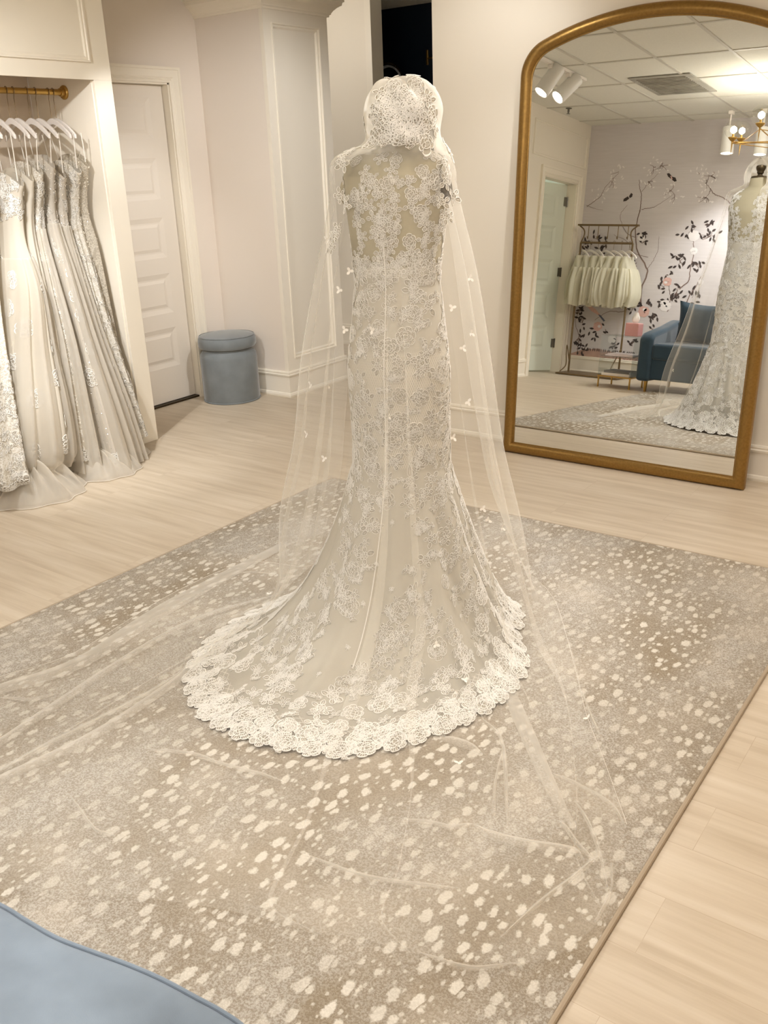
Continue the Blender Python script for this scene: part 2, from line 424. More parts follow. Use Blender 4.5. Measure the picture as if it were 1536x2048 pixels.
# ------------------------------------------------------------------ the room
def sbox(name, a, b, mat, bevel=0, parent=None):
    o = MB().box(a, b).build(name, mat, parent, smooth=False, bevel=bevel)
    if parent is None: struct(o)
    return o
XR = 2.3; YB = -0.75; WL = -4.87; XC = -4.305; YM = 4.522
sbox('floor', (-6, -1.6, -.05), (2.5, 8.2, 0), 'floor')
sbox('wall_back', (-2.905, YM, 0), (XR, YM+.12, 2.8), 'wall')
sbox('wall_right', (XR, YB-.1, 0), (XR+.1, YM+.12, 2.8), 'wall')
sbox('wall_front', (XC-.1, YB-.1, 0), (XR, YB, 2.8), 'mural')
m = MB()   # left wall of the door alcove, with the door opening cut out
DY0, DY1, DZ = 3.66, 4.455, 2.05
m.box((WL-.12, 3.54, 0), (WL, DY0, 2.8)); m.box((WL-.12, DY1, 0), (WL, 4.74, 2.8)); m.box((WL-.12, DY0, DZ), (WL, DY1, 2.8))
struct(m.build('wall_left', 'wall_tan', smooth=False))
sbox('wall_alcove', (WL-.12, 4.74, 0), (-4.311, 4.80, 2.8), 'wall_tan')
# panelled pier with crown
m = MB(); YP1 = 5.37
m.box((-4.8, 4.745, 0), (-4.30, YP1, 2.8))
m.box((-4.3105, 4.74, 0), (-4.28, 4.818, 2.8)); m.box((-4.31, 5.285, 0), (-4.28, YP1, 2.8))
m.box((-4.31, 4.818, 2.362), (-4.28, 5.285, 2.8)); m.box((-4.31, 4.818, 0), (-4.28, 5.285, .264))
pier = struct(m.build('wall_pier', 'wall', smooth=False))
def frame_mould(name, x, y0, y1, z0, z1, w=.028, h=.012, sx=1, mat='trim', plane='X', parent=None):
    m = MB()
    prof = [(0, 0), (h, .002), (h, w*.3), (h*.45, w*.42), (h*.6, w*.75), (h*.15, w), (0, w)]
    cs = [(y0, z0, 1, 1), (y1, z0, -1, 1), (y1, z1, -1, -1), (y0, z1, 1, -1)]
    V = []; n = len(prof)
    for cy, cz, dy, dz in cs:
        for a, b in prof:
            V.append((x+sx*a, cy+dy*b, cz+dz*b) if plane == 'X' else (cy+dy*b, x+sx*a, cz+dz*b))
    F = []
    for i in range(4):
        j = (i+1) % 4
        for k in range(n): F.append((i*n+k, i*n+(k+1) % n, j*n+(k+1) % n, j*n+k))
    m.add(V, F); return m.build(name, mat, parent, smooth=False)
struct(frame_mould('trim_1', -4.302, 4.812, 5.29, .258, 2.368, w=.034, h=.026))
# crown moulding round the pier
def crown(name, pts, z0, prof, mat='trim'):
    """pts: corner list (x,y) with outward miter vectors"""
    V = []; n = len(prof)
    for (x, y, mx, my) in pts:
        for o, z in prof: V.append((x+mx*o, y+my*o, z0+z))
    F = []
    for i in range(len(pts)-1):
        for k in range(n): F.append((i*n+k, (i+1)*n+k, (i+1)*n+(k+1) % n, i*n+(k+1) % n))
    F.append(tuple(range(n))); F.append(tuple((len(pts)-1)*n+k for k in range(n))[::-1])
    return mk(name, V, F, mat, fixn=True, smooth=False)
cprof = [(0, 0), (.012, 0), (.014, .012), (.022, .016), (.024, .024), (.034, .038), (.052, .055), (.075, .068), (.078, .085), (.088, .088), (.088, .10), (0, .10)]
struct(crown('trim_2', [(WL, 4.74, 0, -1), (-4.28, 4.74, 1, -1), (-4.28, YP1, 1, 1), (-4.7, YP1, 0, 1)], 2.435, cprof))
# baseboards
bprof = [(0, 0), (.018, 0), (.02, .012), (.016, .026), (.011, .03), (.011, .142), (.017, .146), (.019, .156), (.013, .162), (.015, .17), (.012, .178), (0, .18)]
def baseboard(name, pts):
    V = []; n = len(bprof)
    for (x, y, mx, my) in pts:
        for o, z in bprof: V.append((x+mx*o, y+my*o, z))
    F = []; mi = []
    for i in range(len(pts)-1):
        for k in range(n):
            F.append((i*n+k, (i+1)*n+k, (i+1)*n+(k+1) % n, i*n+(k+1) % n)); mi.append(1 if k in (4, 5) else 0)
    F.append(tuple(range(n))); F.append(tuple((len(pts)-1)*n+k for k in range(n))[::-1]); mi += [0, 0]
    o = mk(name, V, F, ['trim', 'wall'], mi=mi, fixn=False, smooth=False); return struct(o)
baseboard('baseboard_back', [(-2.905, 5.0, -1, 0), (-2.905, YM, -1, -1), (XR, YM, 0, -1)])
baseboard('baseboard_pier', [(WL, 4.74, 0, -1), (-4.28, 4.74, 1, -1), (-4.28, YP1, 1, 1), (-4.7, YP1, 0, 1)])
baseboard('baseboard_right', [(XR, YM, -1, 0), (XR, YB, -1, 0)])
baseboard('baseboard_front', [(XR, YB, 0, 1), (XC, YB, 0, 1)])
# passage behind and the navy room
sbox('wall_passage', (-6, 6.5, 0), (-4.766, 6.6, 2.8), 'wall'); baseboard('baseboard_passage', [(-6, 6.5, 0, -1), (-4.775, 6.5, 0, -1)])
sbox('trim_3', (-4.78, 6.47, 0), (-4.722, 6.62, 2.8), 'trim')
sbox('wall_passage_left', (-6, 5.0, 0), (-5.9, 6.5, 2.8), 'wall'); sbox('wall_passage_right', (-2.905, YM+.12, 0), (-2.8, 8.1, 2.8), 'wall')
sbox('wall_navy_left', (-5.45, 6.6, 0), (-5.32, 7.3, 2.8), 'navy'); sbox('wall_navy_back', (-5.45, 7.25, 0), (-2.9, 7.35, 2.8), 'navy')
sbox('wall_navy_right', (-2.92, 6.6, 0), (-2.9, 7.25, 2.8), 'navy')
sbox('ceiling_passage', (-6, YM, 2.78), (-2.8, 8.2, 2.86), 'ceiling'); sbox('ceiling_navy', (-5.45, 6.6, 2.74), (-2.9, 7.3, 2.78), 'ceiling')
# left wall beside the closet (seen in the mirror) with an ajar door
D2a, D2b, D2z = -.53, .24, 1.96
CLY0 = 1.0
m = MB(); m.box((XC-.11, YB, 0), (XC, D2a, 2.8)); m.box((XC-.11, D2b, 0), (XC, CLY0, 2.8)); m.box((XC-.11, D2a, D2z), (XC, D2b, 2.8))
struct(m.build('wall_left_near', 'wall', smooth=False))
baseboard('baseboard_left', [(XC, CLY0, 1, 0), (XC, D2b+.09, 1, 0)])
sbox('wall_store', (-6, YB-.6, 0), (-5.9, CLY0, 2.8), 'door_green'); sbox('wall_store_side', (-6, YB-.7, 0), (XC-.1, YB-.6, 2.8), 'door_green')
sbox('wall_store_end', (-6, CLY0-.06, 0), (XC-.6, CLY0, 2.8), 'door_green')
def casing(name, x, y0, y1, z1, w=.09, sx=1):
    m = MB(); prof = [(0, 0), (.010, 0), (.012, w*.12), (.008, w*.16), (.012, w*.22), (.008, w*.28), (.014, w*.36), (.016, w*.8), (.022, w*.84), (.022, w), (0, w)]
    V = []; n = len(prof)
    for cy, cz, dy, dz in ((y0, 0, -1, 0), (y0, z1, -1, 1), (y1, z1, 1, 1), (y1, 0, 1, 0)):
        for a, b in prof: V.append((x+sx*a, cy+dy*b, cz+dz*b))
    F = []
    for i in range(3):
        for k in range(n): F.append((i*n+k, i*n+(k+1) % n, (i+1)*n+(k+1) % n, (i+1)*n+k))
    F += [tuple(range(n)), tuple(3*n+k for k in range(n))]
    m.add(V, F)
    return m.build(name, 'trim', smooth=False)
struct(casing('trim_4', WL, DY0, DY1, DZ)); struct(casing('trim_5', XC, D2a, D2b, D2z))
def jamb(name, x0, x1, y0, y1, z1, t=.012):
    m = MB(); m.box((x0, y1-t, 0), (x1, y1, z1)); m.box((x0, y0, 0), (x1, y0+t, z1)); m.box((x0, y0, z1-t), (x1, y1, z1))
    return struct(m.build(name, 'trim', smooth=False))
jamb('trim_6', WL-.12, WL, DY0-.002, DY1+.002, DZ+.002); jamb('trim_7', XC-.11, XC, D2a-.002, D2b+.002, D2z+.002)
struct(frame_mould('trim_8', XC, YB+.06, D2b+.3, 2.12, 2.44, w=.025, h=.01))
def panel_door(name, w, h, panels, mat, th=.036):
    """door leaf in local space: hinge at origin, leaf along +y, face toward +x"""
    m = MB(); st = .11
    m.box((-th, 0, 0), (-.008, w, h))
    m.box((-.009, 0, 0), (0, st, h)); m.box((-.009, w-st, 0), (0, w, h))
    zs = [0]+[v for p in panels for v in p]+[h]
    for i in range(0, len(zs), 2): m.box((-.009, st, zs[i]), (0, w-st, zs[i+1]))
    for a, b in panels:   # sloped sticking and a raised field
        for (i0, z0, i1, z1, d0, d1) in ((st, a, .03, .03, 0, -.008), (st+.04, a+.04, .02, .02, -.008, -.002)):
            V = []
            for dd, ii, xx in ((0, 0, d0), (1, i1, d1)):
                V += [(xx, i0+ii, z0+ii), (xx, w-i0-ii, z0+ii), (xx, w-i0-ii, b-(z0-a)-ii), (xx, i0+ii, b-(z0-a)-ii)]
            F = [(k, (k+1) % 4, 4+(k+1) % 4, 4+k) for k in range(4)]
            if d1 == -.002: F.append((4, 5, 6, 7))
            m.add(V, F)
    return m.build(name, mat, smooth=False, local=True)
pan = [(.268, .518+.005), (.623, .863), (.979, 1.222), (1.35, 1.589), (1.72, 1.955)]
pan = [(.235, .50), (.60, .862), (.965, 1.222), (1.335, 1.59), (1.70, 1.95)]
d1 = panel_door('door_1', DY1-DY0-.03, 2.022, pan, 'door'); d1.location = (WL-.055, DY0+.014, .016); struct(d1)
struct(MB().box((WL-.12, DY0+.012, 0), (WL-.02, DY1-.012, .012)).build('door_gap_shade', 'bronze', smooth=False))  # dark strip in place of the shaded gap under the door
d2 = panel_door('door_2', D2b-D2a-.03, 1.935, [(.22, .48), (.56, .83), (.91, 1.17), (1.25, 1.51), (1.58, 1.82)], 'door_green')
d2.location = (XC-.10, D2a+.02, .014); d2.rotation_euler = (0, 0, R_(20)); struct(d2)
for z in (.25, 1.0, 1.72):
    hg = MB().box((.0, -.012, z), (.012, .03, z+.09)).tube([(.012, -.008, z-.004), (.012, -.008, z+.094)], .007, 8).build('door_hinge', 'hinge', smooth=False, local=True)
    hg.parent = d2
# ceiling and its grid
sbox('ceiling', (-6, -1.6, CEIL), (XR+.1, YM, CEIL+.08), 'ceiling')
GX, GY = .54, .76
m = MB()
x = -2.70
while x > -4.9: x -= GX
xs = []
while x < XR: xs.append(x); x += GX
y = 1.07
while y > YB: y -= GY
ys = []
while y < YM: ys.append(y); y += GY
for x in xs: m.box((x-.012, YB, CEIL-.006), (x+.012, YM, CEIL+.002))
for y in ys: m.box((-4.9, y-.012, CEIL-.0055), (XR, y+.012, CEIL+.002))
struct(m.build('trim_10', 'grid', smooth=False))
# ------------------------------------------------------------------ lights
def area(name, loc, size, watts, color=WARM, rot=(0, 0, 0), spread=180, parent=None):
    l = bpy.data.lights.new(name, 'AREA'); l.shape = 'SQUARE'; l.size = size; l.energy = watts; l.color = color
    l.spread = R_(spread)
    o = bpy.data.objects.new(name, l); COL.objects.link(o); o.location = loc; o.rotation_euler = rot
    if parent: o.parent = parent; o.location = Vector(loc)-parent.location
    return o
for i, (x, y, s, wt) in enumerate(FILL_PANELS):
    t = thing('fill_panel', ['unseen square fill panel added above the right edge of the rug', 'unseen square fill panel added above the camera side of the rug', 'unseen square fill panel added near the right wall', 'unseen square fill panel added by the right end of the mirror wall'][i], 'ceiling light', (x, y, CEIL))
    MB().box((x-s/2-.03, y-s/2-.03, CEIL-.012), (x+s/2+.03, y+s/2+.03, CEIL-.006)).build('frame', 'white', t, smooth=False)
    MB().box((x-s/2, y-s/2, CEIL-.016), (x+s/2, y+s/2, CEIL-.011)).build('diffuser', 'fillface', t, smooth=False)
    area('panel_fill', (x, y, CEIL-.03), s, wt, parent=t)
def aim(o, d):
    o.rotation_mode = 'QUATERNION'; o.rotation_quaternion = Vector(d).to_track_quat('-Z', 'Y')
def spot_head(loc, target, label, watts, group='white track spotlights', angle=75, color=WARM, sc=1.0, drop=.07):
    """white cylinder head hanging from its track at loc (top) and aimed at target"""
    t = thing('track_spotlight', label, 'spotlight', loc, group)
    L = Vector(loc); piv = L-Vector((0, 0, .03+drop)); d = (Vector(target)-piv).normalized()
    MB().box((L.x-.02, L.y-.03, L.z-.03), (L.x+.02, L.y+.03, L.z)).build('adapter', 'white', t, bevel=.003, smooth=False)
    MB().tube([L-Vector((0, 0, .03)), piv+Vector((0, 0, -.02))], .008, 10).build('stem', 'white', t)
    a = piv-d*.08*sc
    S_ = lambda P: [(r*sc, z*sc) for r, z in P]
    hs = MB().lathe(S_([(.025, 0), (.038, .004), (.040, .02), (.042, .165), (.040, .17), (.036, .168), (.035, .155)]), a, 24, d, cap=False).lathe(S_([(.001, .002), (.036, .002)]), a, 24, d, cap=False).build('housing', 'spotbody', t)
    MB().lathe(S_([(.0005, .156), (.035, .156)]), a, 24, d, cap=False).build('lamp_face', 'lampface', hs)
    l = bpy.data.lights.new('spot_lamp', 'SPOT'); l.energy = watts; l.color = color; l.spot_size = R_(angle); l.spot_blend = .8; l.shadow_soft_size = .035
    o = bpy.data.objects.new('spot_lamp', l); COL.objects.link(o); o.parent = t; o.location = a+d*.178*sc-L; aim(o, d)
    return t
def track(x0, y0, x1, y1, label):
    m = MB(); d = Vector((x1-x0, y1-y0, 0)).normalized(); n = Vector((-d.y, d.x, 0))*.017
    a = Vector((x0, y0, 0)); b = Vector((x1, y1, 0)); z0, z1 = CEIL-.024, CEIL-.004
    P = [a-n, b-n, b+n, a+n]
    m.prism([(p.x, p.y) for p in P], z0, z1)
    return tag(m.build('light_track', 'white', smooth=False), label, 'light track')
ZT = CEIL-.024
track(-3.45, 3.25, -3.45, 1.38, 'white ceiling track holding the pair of spotlights aimed at the closet')
spot_head((-3.45, 2.0, ZT), (-4.15, 2.9, .8), 'white track spotlight nearest the mirror frame, aimed at the hanging gowns', SPOT_W*1.5, sc=1.4, angle=54)
spot_head((-3.45, 1.68, ZT), (-4.2, 2.9, 1.1), 'white track spotlight at the free end of the closet track', SPOT_W*.85, sc=1.4, angle=100)
spot_head((-3.45, 3.1, ZT), (-4.9, 4.05, 1.0), 'unseen white track spotlight added to light the closed panelled door', SPOT_W*.5, sc=1.4, angle=46)  # unseen head added to brighten the door
spot_head((-.2, 3.75, ZT), (-.6, 4.2, 0), 'unseen white track spotlight added to light the boards in front of the gold mirror', SPOT_W*.35, angle=110)  # unseen head added to brighten the floor by the mirror
spot_head((-1.6, 3.75, ZT), (-2.3, 4.1, 0), 'unseen white track spotlight added above the left part of the gold mirror', SPOT_W*.4, angle=110)  # unseen head, added as fill near the mirror
for k, (x, y) in enumerate(((1455, 283), (1522, 285))):
    p = RF(x, y, Y=-.25)
    spot_head((p.x, -.25, ZT), (p.x+(.1, .05)[k], -.10, .3), ('white spotlight just below the left globe of the chandelier in the mirror', 'white spotlight right under the chandelier in the mirror')[k], SPOT_W*.6, sc=1.4, angle=130, drop=ZT-p.z-.05)
track(-2.6, 3.75, .6, 3.75, 'unseen white ceiling track added for fill spotlights by the mirror wall')  # added out of view to carry the fill spotlights
spot_head((-2.3, 3.75, ZT), (-2.6, 4.52, 1.7), 'unseen white track spotlight added to light the wall left of the gold mirror', SPOT_W*.13, angle=120)  # unseen head added to brighten the mirror wall
spot_head((-2.45, 3.75, ZT), (-4.4, 4.75, 1.35), 'unseen white track spotlight added to light the panelled pier', SPOT_W*1.1, angle=64)  # unseen head added to brighten pier and alcove
spot_head((-.9, 3.75, ZT), (-1.75, 2.6, 1.0), 'unseen white track spotlight added to light the front of the lace gown', SPOT_W*1.5)  # unseen head added so the gown front reads bright in the mirror
spot_head((-2.6, 3.75, ZT), (-1.8, 2.6, 1.0), 'unseen white track spotlight added to light the front left side of the gown', SPOT_W*.5)  # second unseen head added for the gown front
l = bpy.data.lights.new('passage_fill', 'POINT'); l.energy = 5; l.color = WARM; l.shadow_soft_size = .15  # fill light added for the passage, hidden behind the pier
pl = thing('passage_fill_globe', 'unseen fill globe added in the passage behind the pier', 'ceiling light', (-5.05, 5.75, 2.78))
MB().lathe([(.06, 0), (.06, -.02), (.015, -.03)], (-5.05, 5.75, 2.78), 20).build('base', 'white', pl)
MB().lathe([(.01, -.02)]+[(.10*math.sin(a), -.12-.10*-math.cos(a)*-1) for a in np.linspace(.2, PI-.01, 14)], (-5.05, 5.75, 2.78), 24).build('globe', 'fillface', pl)
o = bpy.data.objects.new('passage_fill', l); COL.objects.link(o); o.parent = pl; o.location = (.0, 0, -.38)
l = bpy.data.lights.new('store_fill', 'POINT'); l.energy = 10; l.color = (.95, 1, .96); l.shadow_soft_size = .1  # bare fill light added beyond the ajar door, without a fixture
o = bpy.data.objects.new('store_fill', l); COL.objects.link(o); o.location = (-5.2, -.3, 2.3)

# ------------------------------------------------------------------ closet
cl = thing('built_in_closet', 'cream built-in closet full of white gowns, left of the panelled door', 'closet', (XC, 2.2, 0))
MB().box((XC-.02, CLY0, 1.988), (XC, 3.54, CEIL-.003)).build('header', 'trim', cl, smooth=False)
frame_mould('panel_moulding', XC, CLY0+.3, 3.414, 2.068, 2.50, w=.03, h=.012, parent=cl)
MB().box((XC-.02, 3.425, 0), (XC, 3.54, 1.988)).box((WL, 3.42, 0), (XC-.02, 3.54, CEIL-.003)).build('side_panel', 'trim', cl, smooth=False, bevel=.0015)
MB().box((WL-.02, CLY0, 0), (XC, CLY0+.1, CEIL-.003)).build('side_panel', 'trim', cl, smooth=False)
MB().box((WL-.02, CLY0+.1, 0), (WL, 3.42, CEIL-.003)).build('back_panel', 'closet', cl, smooth=False)
MB().box((WL, CLY0+.1, 2.04), (XC-.02, 3.42, 2.06)).build('top_panel', 'closet', cl, smooth=False)
MB().box((XC-.001, .62, .0), (XC+.006, .96, 2.0)).build('mural_panel', 'mural', smooth=False)['kind'] = 'structure'
bpy.data.objects['mural_panel'].name = 'trim_11'
RX, RZ = -4.56, 1.944
rod = thing('closet_rail', 'polished brass hanging rail with round end flange inside the closet', 'rail', (RX, 3.42, RZ))
MB().tube([(RX, CLY0+.1, RZ), (RX, 3.42, RZ)], .0155, 20).build('rail', 'brass', rod)
MB().lathe([(.036, 0), (.036, .006), (.030, .012), (.022, .013), (.020, .03)], (RX, 3.4195, RZ), 28, (0, -1, 0)).build('flange', 'brass', rod)

# ------------------------------------------------------------------ surfaces and lace
class Surf:
    def __init__(s, P, closed=True, out=None):
        s.P = P; s.n, s.m = P.shape[:2]; s.closed = closed
        du = np.gradient(P, axis=0)
        dv = (np.roll(P, -1, 1)-np.roll(P, 1, 1))/2 if closed else np.gradient(P, axis=1)
        N = np.cross(du, dv); N /= np.linalg.norm(N, axis=2, keepdims=True)+1e-12
        if out is not None and (N*(P-out)).sum(2).mean() < 0: N = -N
        s.du, s.dv, s.N = du, dv, N
    def at(s, A, i, j):
        i = np.clip(i, 0, s.n-1.001); j = np.mod(j, s.m) if s.closed else np.clip(j, 0, s.m-1.001)
        i0 = i.astype(int); j0 = j.astype(int); fi = (i-i0)[:, None]; fj = (j-j0)[:, None]
        j1 = (j0+1) % s.m
        return (A[i0, j0]*(1-fi)+A[i0+1, j0]*fi)*(1-fj)+(A[i0, j1]*(1-fi)+A[i0+1, j1]*fi)*fj
    def faces(s): return grid_faces(s.n, s.m, s.closed)
    def uv(s):
        a = np.linalg.norm(s.du, axis=2); b = np.linalg.norm(s.dv, axis=2)
        v = np.cumsum(a.mean(1)); u = np.cumsum(b.mean(0))
        U = np.zeros((s.n, s.m, 2)); U[:, :, 0] = u[None, :]; U[:, :, 1] = -v[:, None]; return U.reshape(-1, 2)
class Lace:
    """2-D cord and fill drawings laid on a surface in metres"""
    def __init__(s): s.V = []; s.F = []; s.n = 0; s.fV = []; s.fF = []; s.fn = 0
    def stamp(s, S, i, j, motif, rot=0, sc=1.0, off=.0012):
        cords, fills = motif
        ii, jj = np.array([i], float), np.array([j], float)
        du = S.at(S.du, ii, jj)[0]; dv = S.at(S.dv, ii, jj)[0]
        lu = np.linalg.norm(du)+1e-9; lv = np.linalg.norm(dv)+1e-9
        c, sn = math.cos(rot)*sc, math.sin(rot)*sc
        def mapp(P, h):
            x = P[:, 0]*c-P[:, 1]*sn; y = P[:, 0]*sn+P[:, 1]*c
            I = i-y/lu; J = j+x/lv
            p = S.at(S.P, I, J); nn = S.at(S.N, I, J); nn /= np.linalg.norm(nn, axis=1, keepdims=True)+1e-9
            return p+nn*(h[:, None]+off)
        V, h, F = cords
        s.V.append(mapp(V, h*sc)); s.F.append(F+s.n); s.n += len(V)
        if fills is not None:
            V, F = fills; s.fV.append(mapp(V, np.zeros(len(V))-off*.5)); s.fF.append(F+s.fn); s.fn += len(V)
    def build(s, name, parent, cord='cord', fill='lacefill', fillname=None):
        V = np.vstack(s.V); F = np.vstack(s.F).tolist(); mi = [0]*len(F)
        if s.fV:
            F2 = (np.vstack(s.fF)+len(V)).tolist(); V = np.vstack([V]+s.fV); F += F2; mi += [1]*len(F2)
        return mk(name, V, F, [cord, fill], parent, smooth=True, uv=V[:, :2]+V[:, 2:3], angle=180, mi=mi)
def strokes(lines):
    """polylines [(pts, width)] -> raised ribbons"""
    V = []; Hh = []; F = []; n = 0
    for pts, wd in lines:
        P = np.asarray(pts, float); d = np.gradient(P, axis=0); d /= np.linalg.norm(d, axis=1, keepdims=True)+1e-9
        nn = np.stack([-d[:, 1], d[:, 0]], 1); k = len(P)
        w = wd*(.35+.65*np.sin(np.linspace(.25, PI-.25, k)))[:, None]/2
        V += [P-nn*w, P, P+nn*w]; Hh += [np.zeros(k), np.full(k, wd*.7), np.zeros(k)]
        for a in range(2):
            for q in range(k-1): F.append((n+a*k+q, n+a*k+q+1, n+(a+1)*k+q+1, n+(a+1)*k+q))
        n += 3*k
    return np.vstack(V), np.concatenate(Hh), np.array(F)
def fan(polys):
    V = []; F = []; n = 0
    for p in polys:
        p = np.asarray(p, float); c = p.mean(0); k = len(p); V += [p, c[None]]
        for q in range(k): F.append((n+q, n+(q+1) % k, n+k, n+k))
        n += k+1
    F = np.array(F); return np.vstack(V), F[:, :3]
def petal_pts(a, half, r0, r1, n=8):
    t = np.linspace(-1, 1, n); r = r0+(r1-r0)*np.sqrt(np.clip(1-np.abs(t)**3, 0, 1)); an = a+t*half
    return np.stack([r*np.cos(an), r*np.sin(an)], 1)
def rose(r, seed, hatch=True, wd=.0029):
    q = random.Random(seed); L = []
    lay = [(.12, .24, 3), (.2, .45, 4), (.42, .7, 5), (.62, 1.0, 7)]
    if r < .018: lay = [(.15, .5, 3), (.45, 1.0, 5)]
    elif r < .035: lay = [(.12, .34, 3), (.34, .66, 4), (.6, 1.0, 6)]
    LK = len(lay)-1
    outer = []
    for k, (a, b, n) in enumerate(lay):
        ph = q.uniform(0, 6)
        for i in range(n):
            an = ph+2*PI*i/n+q.uniform(-.1, .1); hf = PI/n*q.uniform(1.0, 1.2)
            bb = b*q.uniform(.9, 1.08)
            P = petal_pts(an, hf, a, bb)*r
            P = P*np.array([1, .92]); L.append((P, wd*(.8+.25*k/3)))
            if hatch and k >= 2 and r > .035:
                for hh in (-.4, 0, .4):
                    aa = an+hf*hh; L.append((np.array([[math.cos(aa)*x*r, math.sin(aa)*x*r*.92] for x in (a*.95+(bb-a)*.35, a+(bb-a)*.55, a+(bb-a)*.82)]), wd*.6))
            if k == LK: outer.append(P)
    poly = np.vstack([P for P in outer]); an = np.arctan2(poly[:, 1], poly[:, 0]); poly = poly[np.argsort(an)]
    return strokes(L), fan([poly*.97])
def leaf_lines(x, y, a, l, w, wd=.0025, veins=True):
    t = np.linspace(0, 1, 6); c, s = math.cos(a), math.sin(a)
    def tr(P): return np.stack([x+P[:, 0]*c-P[:, 1]*s, y+P[:, 0]*s+P[:, 1]*c], 1)
    up = np.stack([t*l, np.sin(t*PI)**.8*w], 1); dn = up*np.array([1, -1])
    L = [(tr(up), wd), (tr(dn), wd)]
    if veins: L.append((tr(np.stack([t*l*.9, t*0], 1)), wd*.6))
    return L, tr(np.vstack([up, dn[::-1]]))
def spray(r, seed, nl=5, rosefrac=.5, wd=None):
    q = random.Random(seed); L = []; polys = []
    (V, h, F), (fV, fF) = rose(r*rosefrac, seed*3+1, False, wd or .0029)
    for i in range(nl):
        a = 2*PI*i/nl+q.uniform(-.3, .3); d = r*rosefrac*.8
        l = r*q.uniform(.65, .9); ll, pl = leaf_lines(d*math.cos(a), d*math.sin(a), a+q.uniform(-.6, .6), l, l*.34, wd or .0025)
        L += ll; polys.append(pl)
    V2, h2, F2 = strokes(L); g, gf = fan(polys)
    return (np.vstack([V, V2]), np.r_[h, h2], np.vstack([F, F2+len(V)])), (np.vstack([fV, g]), np.vstack([fF, gf+len(fV)]))
def vine(length, seed):
    """a chain of leaf pairs and buds running along +y"""
    q = random.Random(seed); L = []; polys = []; y = 0; x = 0
    st = []
    while y < length:
        st.append((x, y))
        for sd in (-1, 1):
            l = q.uniform(.015, .024); ll, pl = leaf_lines(x, y, PI/2+sd*q.uniform(.5, 1.2), l, l*.3, .002, True); L += ll; polys.append(pl)
        if q.random() < .5:
            for k in range(4):
                P = petal_pts(k*PI/2+q.random(), .8, .002, .008, 6)+np.array([x+q.uniform(-.008, .008), y]); L.append((P, .0026))
        y += .014; x += q.uniform(-.003, .003)
    L.append((np.array(st), .0025)); g = fan(polys)
    return strokes(L), g
def sprig(seed):
    q = random.Random(seed); L = []
    for k in range(5):
        a = PI/2+(k-2)*.95+q.uniform(-.2, .2); l = q.uniform(.007, .012)
        L += leaf_lines(0, 0, a, l, l*.22, .0022, False)[0]
    L.append((np.array([[0, 0], [.001, -.008], [0, -.014]]), .002)); return strokes(L), None
ROSES = [rose(.046, s) for s in range(6)]; HEMR = [rose(.05, 200+s, True, .0046) for s in range(6)]; HEMS = [spray(.042, 220+s, 5, .5, .0042) for s in range(6)]; ROSES_S = [rose(.03, 20+s) for s in range(5)]
SPRAYS = [spray(.038, 40+s) for s in range(8)]; SPRAYS_S = [spray(.029, 60+s, 5) for s in range(6)]
VINES = [vine(.07, 80+s) for s in range(6)]; SPRIGS = [sprig(90+s) for s in range(4)]
def pick(S, px, py, facing=True, mask=None):
    """surface index whose point shows nearest this direction"""
    x, y = proj_np(S.P.reshape(-1, 3)); d = (x-px)**2+(y-py)**2
    v = (S.P-np.array([0, 0, H])); f = (v*S.N).sum(2).reshape(-1)
    if facing: d = d+np.where(f > 0, 1e6, 0)
    if mask is not None: d = d+np.where(mask.reshape(-1), 0, 1e7)
    k = int(np.argmin(d)); return k//S.m, k % S.m
def scatter(S, want, n, rmin, q, area_w=None):
    """dart throwing over a surface: want(i, j, p) -> (keep, spacing)"""
    A = np.linalg.norm(np.cross(S.du, S.dv), axis=2).reshape(-1); cum = np.cumsum(A); pts = np.zeros((0, 3)); rr = np.zeros(0); out = []
    for _ in range(n):
        k = int(np.searchsorted(cum, q.random()*cum[-1])); i, j = k//S.m, k % S.m
        i = min(i+q.random(), S.n-1.01); j = j+q.random()
        p = S.at(S.P, np.array([i]), np.array([j]))[0]; r = want(i, j, p)
        if not r: continue
        if len(pts) and (((pts-p)**2).sum(1) < ((rr+r)/2)**2).any(): continue
        pts = np.vstack([pts, p]); rr = np.r_[rr, r]; out.append((i, j, r))
    return out

# ------------------------------------------------------------------ rug
rug = thing('rug', 'large taupe rug with a cream antelope-spot print under the lace gown', 'rug', (-1.7, 1.95, 0))
rx0, rx1, ry0, ry1 = -2.895, -.53, .43, 3.478
MB().box((rx0+.004, ry0+.004, .002), (rx1-.004, ry1-.004, .0125)).build('pile', 'rug', rug, smooth=False, bevel=.003)
c4 = [(rx0, ry0), (rx1, ry0), (rx1, ry1), (rx0, ry1)]; pts = []
for i in range(4):
    a, b = c4[i], c4[(i+1) % 4]
    for k in range(30): t = k/30; pts.append((a[0]+(b[0]-a[0])*t, a[1]+(b[1]-a[1])*t, .0065))
MB().tube(pts, .0065, 8, closed=True).build('binding', 'rugedge', rug)

